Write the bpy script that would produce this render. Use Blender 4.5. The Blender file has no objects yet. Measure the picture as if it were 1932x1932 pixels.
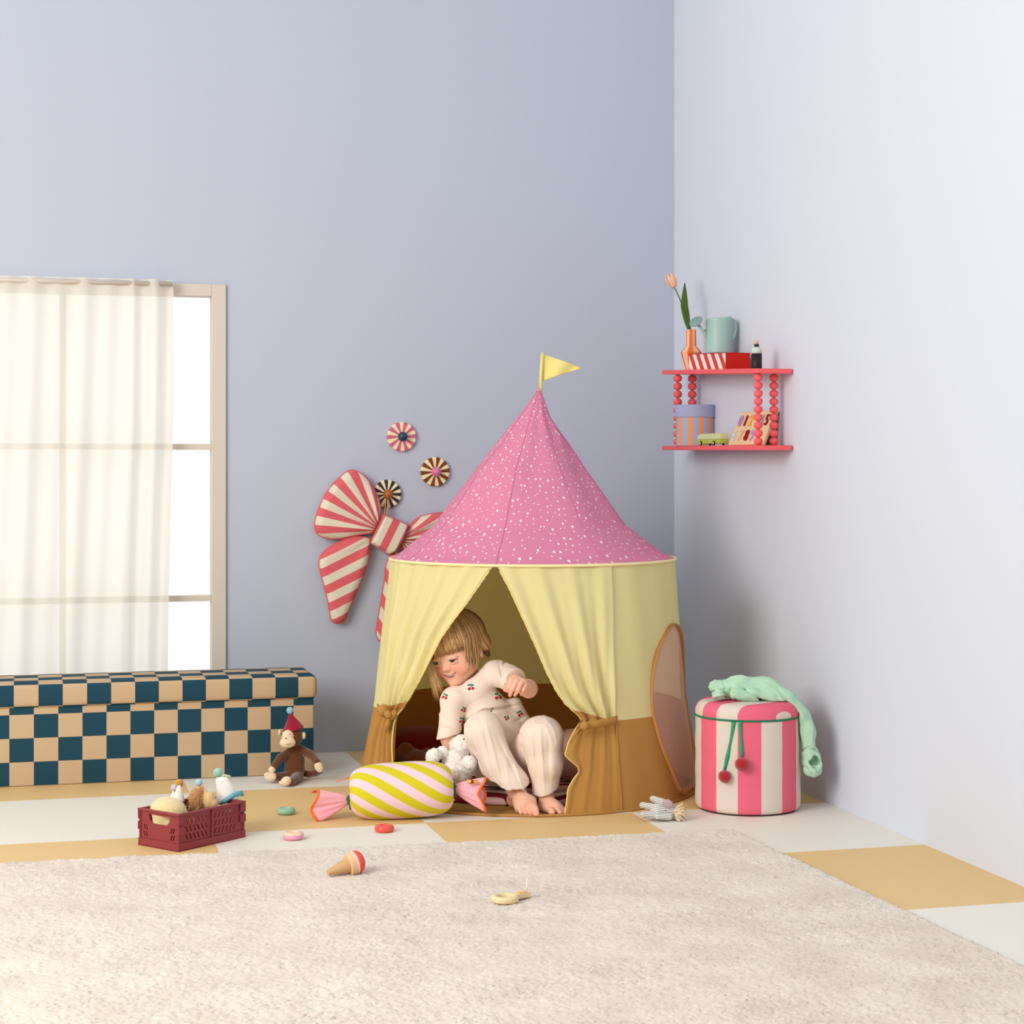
import bpy, bmesh, math, random
import numpy as np
from mathutils import Vector, Matrix, noise
from mathutils.bvhtree import BVHTree
random.seed(7)
RNG = np.random.default_rng(7)
PI = math.pi
S = bpy.context.scene
COL = S.collection
# ---------------------------------------------------------------- camera
FP, CH, HZ, YAW = 3468.0, 0.95, 875.0, math.radians(14.8)
cam_d = bpy.data.cameras.new('camera')
cam = bpy.data.objects.new('camera', cam_d)
COL.objects.link(cam)
cam.location = (0, 0, CH)
cam.rotation_euler = (PI/2, 0, -YAW)
cam_d.sensor_width = 36
cam_d.lens = FP/1932*36
cam_d.shift_y = -(966-HZ)/1932
cam_d.clip_end = 60
S.camera = cam
# ---------------------------------------------------------------- world, lights, exposure
W = bpy.data.worlds.new('world'); S.world = W; W.use_nodes = True
nt = W.node_tree; nt.nodes.clear()
bg = nt.nodes.new('ShaderNodeBackground'); wo = nt.nodes.new('ShaderNodeOutputWorld')
tc = nt.nodes.new('ShaderNodeTexCoord'); sp = nt.nodes.new('ShaderNodeSeparateXYZ')
mr = nt.nodes.new('ShaderNodeMapRange')
mr.inputs['From Min'].default_value = -.2; mr.inputs['From Max'].default_value = .9
mr.inputs['To Min'].default_value = .70; mr.inputs['To Max'].default_value = 1.25
nt.links.new(tc.outputs['Generated'], sp.inputs[0])
nt.links.new(sp.outputs['Y'], mr.inputs['Value'])
bg.inputs['Color'].default_value = (.93, .97, 1.0, 1)
nt.links.new(mr.outputs[0], bg.inputs['Strength'])
nt.links.new(bg.outputs[0], wo.inputs[0])
def area(name, loc, target, size, power, color):
    l = bpy.data.lights.new(name, 'AREA'); l.shape = 'RECTANGLE'; l.size, l.size_y = size
    l.energy = power; l.color = color
    o = bpy.data.objects.new(name, l); COL.objects.link(o)
    o.location = loc
    o.rotation_euler = (Vector(target)-Vector(loc)).to_track_quat('-Z', 'Y').to_euler()
    return o
area('softbox_key', (-2.35, 2.25, 2.25), (1.5, 5.2, .6), (2.1, 2.1), 160, (1.0, .955, .89))
S.view_settings.view_transform = 'Standard'; S.view_settings.look = 'None'
S.view_settings.gamma = 1; S.view_settings.use_curve_mapping = False
S.view_settings.exposure = 0.0
S.cycles.max_bounces = 8; S.cycles.transparent_max_bounces = 12
S.cycles.use_denoising = True
# ---------------------------------------------------------------- frames
RX, RY = math.cos(YAW), -math.sin(YAW)
FX, FY = math.sin(YAW), math.cos(YAW)
def v(px, py, d):                       # view frame: right, forward, up (metres) of a point seen at px,py at depth d
    return np.array([(px-966)/FP*d, d, CH-(py-HZ)/FP*d])
def tw(P):                              # view frame -> world
    P = np.asarray(P, float)
    x, y = P[..., 0], P[..., 1]
    return np.stack([x*RX+y*FX, x*RY+y*FY, P[..., 2]], -1)
def fl(px, py, z=0.0):                  # world point on the horizontal plane z
    d = (CH-z)*FP/(py-HZ)
    return tw(v(px, py, d))
def onX(px, py, X):                     # world point on the plane x = X
    r = (px-966)/FP; d = X/(r*RX+FX)
    return tw(v(px, py, d))
def onY(px, py, Y):
    r = (px-966)/FP; d = Y/(r*RY+FY)
    return tw(v(px, py, d))
def A3(*a): return np.array(a, float)
# ---------------------------------------------------------------- materials
def lin(c):
    return tuple(((x/255)/12.92 if x/255 <= .04045 else ((x/255+.055)/1.055)**2.4) for x in c[:3])+(1,)
MATS = {}
def mat(name, c, rough=.85, spec=.25, bump=None, bscale=300, bdist=.001, trans=0, sheen=0, metal=0, coat=0, sss=0):
    if name in MATS: return MATS[name]
    m = bpy.data.materials.new(name); m.use_nodes = True
    n, l = m.node_tree.nodes, m.node_tree.links
    b = n['Principled BSDF']
    b.inputs['Base Color'].default_value = lin(c)
    b.inputs['Roughness'].default_value = rough
    b.inputs['Specular IOR Level'].default_value = spec
    b.inputs['Metallic'].default_value = metal
    b.inputs['Coat Weight'].default_value = coat
    if sheen: b.inputs['Sheen Weight'].default_value = sheen
    if sss:
        b.inputs['Subsurface Weight'].default_value = sss
        b.inputs['Subsurface Radius'].default_value = (.012, .005, .003)
        b.inputs['Subsurface Scale'].default_value = .5
    if bump:
        t = n.new('ShaderNodeTexNoise'); t.inputs['Scale'].default_value = bscale; t.inputs['Detail'].default_value = 3
        co = n.new('ShaderNodeTexCoord'); bu = n.new('ShaderNodeBump')
        bu.inputs['Strength'].default_value = bump; bu.inputs['Distance'].default_value = bdist
        l.new(co.outputs['Object'], t.inputs['Vector']); l.new(t.outputs['Fac'], bu.inputs['Height'])
        l.new(bu.outputs[0], b.inputs['Normal'])
    if trans:
        tr = n.new('ShaderNodeBsdfTranslucent'); tr.inputs[0].default_value = lin(c)
        mx = n.new('ShaderNodeMixShader'); mx.inputs[0].default_value = trans
        out = n['Material Output']
        l.new(b.outputs[0], mx.inputs[1]); l.new(tr.outputs[0], mx.inputs[2]); l.new(mx.outputs[0], out.inputs[0])
        m['tr'] = 1
    MATS[name] = m
    return m
def feed(m, sock):                       # plug a colour socket into base colour (and translucent colour)
    l = m.node_tree.links
    l.new(sock, m.node_tree.nodes['Principled BSDF'].inputs['Base Color'])
    for x in m.node_tree.nodes:
        if x.type == 'BSDF_TRANSLUCENT': l.new(sock, x.inputs[0])
def mth(m, op, a, b=None, c=None):
    x = m.node_tree.nodes.new('ShaderNodeMath'); x.operation = op
    for i, q in enumerate((a, b, c)):
        if q is None: continue
        if isinstance(q, (int, float)): x.inputs[i].default_value = q
        else: m.node_tree.links.new(q, x.inputs[i])
    return x.outputs[0]
def mixc(m, fac, a, b):
    x = m.node_tree.nodes.new('ShaderNodeMix'); x.data_type = 'RGBA'
    l = m.node_tree.links
    if isinstance(fac, (int, float)): x.inputs[0].default_value = fac
    else: l.new(fac, x.inputs[0])
    for i, q in ((6, a), (7, b)):
        if isinstance(q, tuple): x.inputs[i].default_value = q if len(q) == 4 and max(q) <= 1 else lin(q)
        else: l.new(q, x.inputs[i])
    return x.outputs[2]
def uvxy(m, obj=False):
    n, l = m.node_tree.nodes, m.node_tree.links
    t = n.new('ShaderNodeTexCoord'); s = n.new('ShaderNodeSeparateXYZ')
    l.new(t.outputs['Object' if obj else 'UV'], s.inputs[0])
    return s.outputs[0], s.outputs[1], s.outputs[2], t
def stripes(name, ca, cb, duty=.5, **k):    # colour a where fract(u) < duty
    if name in MATS: return MATS[name]
    m = mat(name, ca, **k)
    u, w, _, _ = uvxy(m)
    feed(m, mixc(m, mth(m, 'GREATER_THAN', mth(m, 'FRACT', u), duty), lin(ca), lin(cb)))
    return m
def checker(name, ca, cb, line=None, **k):  # uv in cells
    if name in MATS: return MATS[name]
    m = mat(name, ca, **k)
    u, w, _, _ = uvxy(m)
    s = mth(m, 'MODULO', mth(m, 'ADD', mth(m, 'ADD', mth(m, 'FLOOR', u), mth(m, 'FLOOR', w)), 200), 2)
    feed(m, mixc(m, mth(m, 'GREATER_THAN', s, .5), lin(ca), lin(cb)))
    return m
def vcol(name, **k):                         # colour from the mesh's own colour attribute
    if name in MATS: return MATS[name]
    m = mat(name, (200, 200, 200), **k)
    a = m.node_tree.nodes.new('ShaderNodeAttribute'); a.attribute_name = 'tint'
    feed(m, a.outputs[0])
    return m
# ---------------------------------------------------------------- mesh collecting
ORG = {}
class MB:
    def __init__(s): s.v, s.f, s.m, s.uv, s.c, s.n, s.sm = [], [], [], [], [], 0, []
    def add(s, vs, fs, mi=0, uv=None, col=None, smooth=True):
        vs = np.asarray(vs, float).reshape(-1, 3)
        s.v.append(vs)
        s.uv.append(np.zeros((len(vs), 2)) if uv is None else np.asarray(uv, float).reshape(-1, 2))
        c = np.ones((len(vs), 4))
        if col is not None: c[:, :3] = np.asarray(col)[..., :3]
        s.c.append(c)
        for i, f in enumerate(fs):
            s.f.append([q+s.n for q in f]); s.m.append(mi if isinstance(mi, int) else int(mi[i])); s.sm.append(smooth)
        s.n += len(vs)
        return s
    def build(s, name, mats, parent=None, org=None, sharp=None):
        V = np.concatenate(s.v); UV = np.concatenate(s.uv); C = np.concatenate(s.c)
        if parent is not None: o0 = np.array(ORG[parent.name])
        elif org is not None: o0 = np.array(org, float)
        else:
            o0 = np.array([(V[:, 0].min()+V[:, 0].max())/2, (V[:, 1].min()+V[:, 1].max())/2, V[:, 2].min()])
        me = bpy.data.meshes.new(name)
        nf = len(s.f); lt = np.array([len(f) for f in s.f], np.int32)
        li = np.fromiter((q for f in s.f for q in f), np.int32, count=int(lt.sum()))
        me.vertices.add(len(V)); me.vertices.foreach_set('co', (V-o0).astype(np.float32).ravel())
        me.loops.add(len(li)); me.loops.foreach_set('vertex_index', li)
        me.polygons.add(nf)
        me.polygons.foreach_set('loop_start', np.concatenate([[0], np.cumsum(lt)[:-1]]).astype(np.int32))
        me.polygons.foreach_set('loop_total', lt)
        me.polygons.foreach_set('material_index', np.array(s.m, np.int32))
        me.polygons.foreach_set('use_smooth', np.array(s.sm, bool))
        me.update(calc_edges=True); me.validate()
        if len(me.loops) == len(li):
            uvl = me.uv_layers.new(name='UVMap'); uvl.data.foreach_set('uv', UV[li].astype(np.float32).ravel())
        ca = me.color_attributes.new('tint', 'FLOAT_COLOR', 'POINT'); ca.data.foreach_set('color', C.astype(np.float32).ravel())
        for m in (mats if isinstance(mats, (list, tuple)) else [mats]): me.materials.append(m)
        o = bpy.data.objects.new(name, me); COL.objects.link(o)
        if parent is not None: o.parent = parent
        else: o.location = o0
        ORG[o.name] = tuple(o0)
        return o
def tag(o, label, cat=None, group=None, kind=None):
    if label: o['label'] = label
    if cat: o['category'] = cat
    if group: o['group'] = group
    if kind: o['kind'] = kind
    return o
def thing(name, label, cat, loc, group=None):
    o = bpy.data.objects.new(name, None); COL.objects.link(o)
    o.empty_display_size = .05
    o.location = tuple(loc); ORG[o.name] = tuple(float(q) for q in loc)
    return tag(o, label, cat, group)
def solid(o, t, off=0, bevel=0, seg=2):
    if t:
        m = o.modifiers.new('s', 'SOLIDIFY'); m.thickness = t; m.offset = off
    if bevel:
        b = o.modifiers.new('b', 'BEVEL'); b.width = bevel; b.segments = seg; b.limit_method = 'ANGLE'; b.angle_limit = .6
    return o
def grid(nu, nv, wrapu=False):
    fs = []
    for i in range(nu if wrapu else nu-1):
        for j in range(nv-1):
            a = (i % nu)*nv+j; b = ((i+1) % nu)*nv+j
            fs.append([a, b, b+1, a+1])
    return fs
def lathe(prof, n=32, M=None, cap=True):
    P = []
    for i in range(n):
        a = 2*PI*i/n
        for r, z in prof: P.append((r*math.cos(a), r*math.sin(a), z))
    k = len(prof)
    fs = [[i*k+j, ((i+1) % n)*k+j, ((i+1) % n)*k+j+1, i*k+j+1] for i in range(n) for j in range(k-1)]
    if cap and prof[0][0] > 1e-6: fs.append([i*k for i in range(n)][::-1])
    if cap and prof[-1][0] > 1e-6: fs.append([i*k+k-1 for i in range(n)])
    P = np.array(P)
    if M is not None: P = xf(M, P)
    return P, fs
def xf(M, P):
    M = np.array(M); P = np.asarray(P, float)
    return P@M[:3, :3].T+M[:3, 3]
def place(loc, rz=0, rx=0, ry=0, s=1):
    return Matrix.Translation(Vector(loc))@Matrix.Rotation(rz, 4, 'Z')@Matrix.Rotation(ry, 4, 'Y')@Matrix.Rotation(rx, 4, 'X')@Matrix.Scale(s, 4)
def tube(pts, rs, n=8, cap=True, flat=1.0, up=None):
    pts = [Vector(tuple(p)) for p in pts]; k = len(pts)
    if isinstance(rs, (int, float)): rs = [rs]*k
    V = []; nrm = None
    for i, p in enumerate(pts):
        t = (pts[min(i+1, k-1)]-pts[max(i-1, 0)]).normalized()
        if nrm is None:
            nrm = Vector(up) if up is not None else (Vector((0, 0, 1)) if abs(t.z) < .9 else Vector((1, 0, 0)))
        nrm = (nrm-t*nrm.dot(t))
        nrm = nrm.normalized() if nrm.length > 1e-6 else t.orthogonal().normalized()
        b = t.cross(nrm)
        for q in range(n):
            a = 2*PI*q/n
            V.append(p+(nrm*math.cos(a)*flat+b*math.sin(a))*rs[i])
    fs = [[i*n+q, i*n+(q+1) % n, (i+1)*n+(q+1) % n, (i+1)*n+q] for i in range(k-1) for q in range(n)]
    if cap: fs += [[q for q in range(n)][::-1], [(k-1)*n+q for q in range(n)]]
    return np.array([tuple(q) for q in V]), fs
def torus(R, r, n=40, k=12, M=None, sx=1):
    V = [((R+r*math.cos(b))*math.cos(a), (R+r*math.cos(b))*math.sin(a), r*math.sin(b)*sx) for a in [2*PI*i/n for i in range(n)] for b in [2*PI*j/k for j in range(k)]]
    fs = [[i*k+j, ((i+1) % n)*k+j, ((i+1) % n)*k+(j+1) % k, i*k+(j+1) % k] for i in range(n) for j in range(k)]
    V = np.array(V)
    return (xf(M, V) if M is not None else V), fs
def ball(c, r, n=20, M=None):
    r = np.array([r]*3 if isinstance(r, (int, float)) else r, float)
    P = [(0, 0, -1)]; k = n//2
    for j in range(1, k):
        b = -PI/2+PI*j/k
        for i in range(n): P.append((math.cos(b)*math.cos(2*PI*i/n), math.cos(b)*math.sin(2*PI*i/n), math.sin(b)))
    P.append((0, 0, 1)); P = np.array(P)*r
    fs = [[0, 1+(i+1) % n, 1+i] for i in range(n)]
    for j in range(k-2):
        for i in range(n): a = 1+j*n; fs.append([a+i, a+(i+1) % n, a+n+(i+1) % n, a+n+i])
    a = 1+(k-2)*n; fs += [[a+i, a+(i+1) % n, len(P)-1] for i in range(n)]
    if M is not None: P = xf(M, P)
    return P+np.array(c, float), fs
BOXF = [[0, 3, 2, 1], [4, 5, 6, 7], [0, 1, 5, 4], [1, 2, 6, 5], [2, 3, 7, 6], [3, 0, 4, 7]]
def boxv(lo, hi, M=None):
    (a, b, c), (d, e, g) = lo, hi
    P = np.array([(a, b, c), (d, b, c), (d, e, c), (a, e, c), (a, b, g), (d, b, g), (d, e, g), (a, e, g)], float)
    return (xf(M, P) if M is not None else P), BOXF
def bbox(mb, lo, hi, M=None, mi=0, bev=0, seg=2, smooth=False):   # bevelled box added to mb
    if not bev:
        P, f = boxv(lo, hi, M); mb.add(P, f, mi, smooth=False); return
    bm = bmesh.new(); P, f = boxv(lo, hi)
    vs = [bm.verts.new(p) for p in P]
    for q in f: bm.faces.new([vs[i] for i in q])
    bmesh.ops.bevel(bm, geom=bm.edges[:]+bm.verts[:], offset=bev, segments=seg, affect='EDGES', profile=.5)
    bm.verts.index_update()
    V = np.array([tuple(x.co) for x in bm.verts]); F = [[x.index for x in q.verts] for q in bm.faces]
    bm.free()
    if M is not None: V = xf(M, V)
    mb.add(V, F, mi, smooth=smooth)
def prism(mb, poly, y0, y1, M=None, mi=0):     # polygon in local x,z ; thickness along y
    n = len(poly)
    P = np.array([(a, y0, b) for a, b in poly]+[(a, y1, b) for a, b in poly])
    f = [list(range(n)), list(range(n, 2*n))[::-1]]+[[(i+1) % n, i, n+i, n+(i+1) % n] for i in range(n)]
    mb.add(xf(M, P) if M is not None else P, f, mi, smooth=False)
# ---------------------------------------------------------------- distance fields and surface extraction
def sm(a, b, k):
    h = np.clip(.5+.5*(b-a)/k, 0, 1); return b*(1-h)+a*h-k*h*(1-h)
def smx(a, b, k): return -sm(-a, -b, k)
def rc(P, a, b, ra, rb):
    a = np.asarray(a, float); b = np.asarray(b, float); d = b-a
    t = np.clip(((P-a)@d)/max(d@d, 1e-12), 0, 1)
    return np.linalg.norm(P-a-t[..., None]*d, axis=-1)-(ra+(rb-ra)*t)
def chain(P, pts, rs, k=.01):
    o = None
    for i in range(len(pts)-1):
        q = rc(P, pts[i], pts[i+1], rs[i], rs[i+1]); o = q if o is None else sm(o, q, k)
    return o
def el(P, c, r, R=None):
    q = P-np.asarray(c, float)
    if R is not None: q = q@R
    r = np.array([r]*3 if isinstance(r, (int, float)) else r, float)
    k0 = np.linalg.norm(q/r, axis=-1); k1 = np.linalg.norm(q/(r*r), axis=-1)
    return k0*(k0-1)/np.maximum(k1, 1e-6)
def rotm(rx=0, ry=0, rz=0):
    return np.array((Matrix.Rotation(rz, 3, 'Z')@Matrix.Rotation(ry, 3, 'Y')@Matrix.Rotation(rx, 3, 'X')))
def vn(P, fr, seed=0.0):
    Q = P*fr+seed*17.3; I = np.floor(Q); f = Q-I; f = f*f*(3-2*f)
    def h(dx, dy, dz):
        s = np.sin((I[..., 0]+dx)*127.1+(I[..., 1]+dy)*311.7+(I[..., 2]+dz)*74.7+seed)*43758.5453
        return s-np.floor(s)
    r = 0
    for dx in (0, 1):
        for dy in (0, 1):
            for dz in (0, 1):
                w = (f[..., 0] if dx else 1-f[..., 0])*(f[..., 1] if dy else 1-f[..., 1])*(f[..., 2] if dz else 1-f[..., 2])
                r = r+w*h(dx, dy, dz)
    return r*2-1
def scr(P):                                   # view frame -> picture-plane coordinates, for laying folds along lines
    return np.stack([966+FP*P[..., 0]/P[..., 1], HZ+FP*(CH-P[..., 2])/P[..., 1]], -1)
def fold(P, pts, amp, sig):                   # cloth fold: ridge (+) or valley (-) along a line; sig in px of the plane
    q = scr(P); pts = np.array(pts, float); best = None
    for i in range(len(pts)-1):
        a, b = pts[i], pts[i+1]; d = b-a
        t = np.clip(((q-a)@d)/(d@d), 0, 1); r = np.linalg.norm(q-a-t[..., None]*d, axis=-1)
        e = np.sin(PI*np.clip((i+t)/(len(pts)-1), .04, .96))**.5
        g = amp*e*np.exp(-(r/sig)**2)
        best = g if best is None else np.where(np.abs(g) > np.abs(best), g, best)
    return best
def ridge(P, fr, seed=0.0): return (1-np.clip(np.abs(vn(P, fr, seed))*2.6, 0, 1))**1.5
QS = 1.0
def surf(F, lo, hi, h):
    h = h*QS; B = 4; lo = np.array(lo, float); hi = np.array(hi, float)
    n = np.maximum(np.ceil((hi-lo)/(h*B)).astype(int), 2)
    ax = [lo[i]+(np.arange(n[i])*B+1.5)*h for i in range(3)]
    C = np.stack(np.meshgrid(*ax, indexing='ij'), -1).reshape(-1, 3)
    Dc = F(C).reshape(n).astype(np.float32)
    act = np.abs(Dc) < 6*h
    D = Dc.repeat(B, 0).repeat(B, 1).repeat(B, 2)
    mk = act.repeat(B, 0).repeat(B, 1).repeat(B, 2)
    idx = np.argwhere(mk); out = np.empty(len(idx), np.float32)
    for i in range(0, len(idx), 300000): out[i:i+300000] = F(lo+idx[i:i+300000]*h)
    D[mk] = out
    N = D>=0
    a = N[:-1, :-1, :-1]; ch = np.zeros(a.shape, bool)
    cs = [(i, j, k) for i in (0, 1) for j in (0, 1) for k in (0, 1)]
    sh = a.shape
    for (i, j, k) in cs[1:]: ch |= (N[i:i+sh[0], j:j+sh[1], k:k+sh[2]] != a)
    ci = np.argwhere(ch)
    cv = {c: D[ci[:, 0]+c[0], ci[:, 1]+c[1], ci[:, 2]+c[2]] for c in cs}
    pos = np.zeros((len(ci), 3)); cnt = np.zeros(len(ci))
    for c in cs:
        for k in range(3):
            if c[k]: continue
            e = list(c); e[k] = 1; e = tuple(e)
            da, db = cv[c], cv[e]; x = (da >= 0) != (db >= 0)
            t = np.where(x, da/np.where(x, da-db, 1), 0)
            p = np.array(c, float)[None, :].repeat(len(ci), 0); p[:, k] += t
            pos += p*x[:, None]; cnt += x
    V = lo+(ci+pos/cnt[:, None])*h
    vid = np.full(sh, -1, np.int64); vid[tuple(ci.T)] = np.arange(len(ci))
    fs = []
    for k in range(3):
        s0 = [slice(None)]*3; s1 = [slice(None)]*3; s0[k] = slice(0, -1); s1[k] = slice(1, None)
        x = N[tuple(s0)] != N[tuple(s1)]
        e = np.argwhere(x); p, q = [i for i in range(3) if i != k]
        ok = (e[:, p] > 0) & (e[:, q] > 0) & (e[:, p] < sh[p]) & (e[:, q] < sh[q]) & (e[:, k] < sh[k]); e = e[ok]
        g = []
        for dp, dq in ((0, 0), (1, 0), (1, 1), (0, 1)):
            w = e.copy(); w[:, p] -= dp; w[:, q] -= dq; g.append(vid[tuple(w.T)])
        g = np.stack(g, 1); fl_ = N[tuple(e.T)]
        if k == 1: fl_ = ~fl_
        g = np.where(fl_[:, None], g[:, ::-1], g)[:, ::-1]
        fs.append(g[(g >= 0).all(1)])
    return V, np.concatenate(fs)
def sobj(name, F, lo, hi, h, mats, parent=None, uvf=None, colf=None, view=True, extra=None, org=None, mif=None):
    V, Fc = surf(F, lo, hi, h)
    mb = MB()
    mi = 0
    if mif is not None: mi = mif(V[Fc].mean(1))
    mb.add(tw(V) if view else V, Fc.tolist(), mi, uv=None if uvf is None else uvf(V), col=None if colf is None else colf(V))
    if extra: extra(mb, V, Fc)
    return mb.build(name, mats, parent, org)
def around(pts, pad):
    p = np.array(pts, float); return p.min(0)-pad, p.max(0)+pad
def LC(c): return np.array(lin(c)[:3])
# ================================================================ the room
WX, WY, TOP = 2.167, 6.005, 3.3
m_wall = mat('blue_grey_paint', (183, 189, 204), rough=.95, spec=.15, bump=.12, bscale=60)
fm = checker('checker_floor_sheet', (232, 226, 214), (223, 189, 130), rough=.55, spec=.3)
# floor: uv in tile cells
mb = MB()
x0, x1, y0, y1 = -2.6, WX, -.6, WY
xs_ = [x0, .456-.57*5, .456, 1.020, 1.594, 2.1665, x1]; us_ = [-5.37, -5, 0, 1, 2, 3, 3.0005]
ys_ = [y0, 4.170-.6*7, 4.170, 4.757, 5.367, 6.004, y1]; vs_ = [-7.95, -7, 0, 1, 2, 3, 3.0005]
P = np.array([(x, y, 0) for x in xs_ for y in ys_]); uv = [(a, b) for a in us_ for b in vs_]
mb.add(P, grid(7, 7), 0, uv, smooth=False)
bbox(mb, (x0, y0, -.05), (x1, y1, -.001))
tag(mb.build('floor', fm), 'floor of large white and ochre square tiles', kind='structure')
# back wall with the window opening
wr = onY(424, 900, WY)[0]; wt = onY(424, 539, WY)[2]; wl = wr-1.02; wb = .18
mb = MB()
for lo, hi in (((x0, WY, 0), (wl, WY+.16, TOP)), ((wr, WY, 0), (WX+.16, WY+.16, TOP)), ((wl, WY, wt), (wr, WY+.16, TOP)), ((wl, WY, 0), (wr, WY+.16, wb))):
    bbox(mb, lo, hi)
tag(mb.build('wall_back', m_wall), 'blue-grey painted back wall', kind='structure')
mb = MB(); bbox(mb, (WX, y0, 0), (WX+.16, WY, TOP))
tag(mb.build('wall_right', mat('lit_side_wall_paint', (209, 214, 225), rough=.95, spec=.15, bump=.12, bscale=60)), 'blue-grey side wall, its paint lightened to look more strongly lit', kind='structure')  # same paint as the back wall, stronger side light put into its colour
# window
m_wf = mat('cream_window_paint', (206, 195, 181), rough=.6)
m_glass = bpy.data.materials.new('window_glass'); m_glass.use_nodes = True
n, l = m_glass.node_tree.nodes, m_glass.node_tree.links
g1 = n.new('ShaderNodeBsdfTransparent'); g2 = n.new('ShaderNodeBsdfGlossy'); g2.inputs['Roughness'].default_value = .05
gm = n.new('ShaderNodeMixShader'); gm.inputs[0].default_value = .05
l.new(g1.outputs[0], gm.inputs[1]); l.new(g2.outputs[0], gm.inputs[2]); l.new(gm.outputs[0], n['Material Output'].inputs[0])
win = bpy.data.objects.new('window_1', None); COL.objects.link(win); win.location = ((wl+wr)/2, WY, wb); ORG['window_1'] = tuple(win.location)
tag(win, 'cream framed window glowing with white daylight', kind='structure')
fw = .043
mb = MB()
for lo, hi in (((wl-.003, wb-.003), (wl+fw, wt+.003)), ((wr-fw, wb-.003), (wr+.003, wt+.003)), ((wl+fw, wt-fw*.85), (wr-fw, wt+.003)), ((wl+fw, wb-.003), (wr-fw, wb+fw))):
    bbox(mb, (lo[0], WY-.012, lo[1]), (hi[0], WY+.05, hi[1]), bev=.002)
mb.build('window_frame', m_wf, win)
for py in (843, 1129):
    z = onY(380, py, WY)[2]; mb = MB(); bbox(mb, (wl+fw, WY+.0, z-.0095), (wr-fw, WY+.03, z+.0095), bev=.0015); mb.build('muntin', m_wf, win)
mb = MB(); bbox(mb, ((wl+wr)/2-.01, WY, wb+fw), ((wl+wr)/2+.01, WY+.03, wt-fw)); mb.build('muntin', m_wf, win)
mb = MB(); bbox(mb, (wl+fw, WY+.034, wb+fw), (wr-fw, WY+.038, wt-fw*.85)); mb.build('pane', m_glass, win)
# sheer curtain
m_sh = bpy.data.materials.new('sheer_voile'); m_sh.use_nodes = True
n, l = m_sh.node_tree.nodes, m_sh.node_tree.links
a1 = n.new('ShaderNodeBsdfTransparent'); a2 = n.new('ShaderNodeBsdfDiffuse'); a2.inputs[0].default_value = lin((246, 240, 228))
a3 = n.new('ShaderNodeBsdfTranslucent'); a3.inputs[0].default_value = lin((246, 240, 228))
x1_ = n.new('ShaderNodeMixShader'); x1_.inputs[0].default_value = .5
x2_ = n.new('ShaderNodeMixShader'); x2_.inputs[0].default_value = .8
l.new(a2.outputs[0], x1_.inputs[1]); l.new(a3.outputs[0], x1_.inputs[2]); l.new(a1.outputs[0], x2_.inputs[1]); l.new(x1_.outputs[0], x2_.inputs[2])
l.new(x2_.outputs[0], n['Material Output'].inputs[0])
cy = WY-.06
cu = thing('sheer_curtain', 'sheer cream curtain hanging in front of the bright window', 'curtain', (onY(280, 530, cy)[0], cy, .36))
ed = [(527, 326), (560, 328), (800, 327), (950, 322), (1150, 317), (1300, 316)]
zt = onY(300, 527, cy)[2]
P = []; nu, nv = 150, 50
for i in range(nu):
    s = i/(nu-1)
    for j in range(nv):
        t = j/(nv-1); z = zt+(.20-zt)*t; py = 527+(1300-527)*t
        xr = onY(np.interp(py, [a for a, b in ed], [b for a, b in ed]), 800, cy)[0]
        xl = wl-.03
        x = xl+(xr-xl)*s
        y = cy+.010*math.sin(s*34+1.5*math.sin(t*2))*(.4+.6*t)+.006*math.sin(s*71+t*3)
        if s > .86: y += .016*math.sin((s-.86)/.14*PI*3)
        P.append((x, y, z))
mb = MB(); mb.add(P, grid(nu, nv)); mb.build('cloth', m_sh, cu)
mb = MB(); P, f = tube([(wl-.06, cy, zt-.014), (onY(325, 800, cy)[0], cy, zt-.014)], .008, 10); mb.add(P, f)
mb.build('curtain_rod', m_wf, cu)
for xx in (wl-.02, onY(300, 800, cy)[0]):
    mb = MB(); bbox(mb, (xx-.005, cy, zt-.022), (xx+.005, WY-.012, zt-.010)); mb.build('bracket', m_wf, cu)
# rug
m_rug = mat('cream_wool_pile', (236, 222, 206), rough=1, spec=.05, bump=.5, bscale=500, bdist=.002, sheen=.2)
n, l = m_rug.node_tree.nodes, m_rug.node_tree.links
tcx = n.new('ShaderNodeTexCoord'); tn = n.new('ShaderNodeTexNoise'); tn.inputs['Scale'].default_value = 7; tn.inputs['Detail'].default_value = 6
l.new(tcx.outputs['Object'], tn.inputs['Vector'])
feed(m_rug, mixc(m_rug, mth(m_rug, 'MULTIPLY_ADD', tn.outputs['Fac'], 2.2, -.6), (211, 196, 180), (229, 216, 201)))
_a, _b = fl(1385, 1562, .0175), fl(257, 1613, .0175)
ra = -math.atan2(_b[1]-_a[1], _a[0]-_b[0]); st = .0036
LX, LY = 2.95, 2.35
nx, ny = int(LX/st), int(LY/st)
gx, gy = np.meshgrid(np.arange(nx)*st, np.arange(ny)*st, indexing='ij')
gx = gx+RNG.uniform(-.0012, .0012, gx.shape); gy = gy+RNG.uniform(-.0012, .0012, gy.shape)
PP = np.stack([gx, gy, gx*0], -1).reshape(-1, 3)
low = vn(PP*A3(.6, 1.6, 1), 9, 3)*.5+vn(PP*A3(.7, 1.5, 1), 24, 5)*.5
mid = vn(PP, 75, 7)
hgt = .017+.0018*low+.0016*mid*(1+.6*low)+RNG.normal(0, .0010, len(PP))*(1+.5*low)
hgt = hgt.reshape(gx.shape)
edge = np.minimum(np.minimum(gx, LX-st-gx), np.minimum(gy, LY-st-gy))
hgt = np.where(edge < .004, .001, np.where(edge < .011, hgt*.80, hgt))
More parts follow.
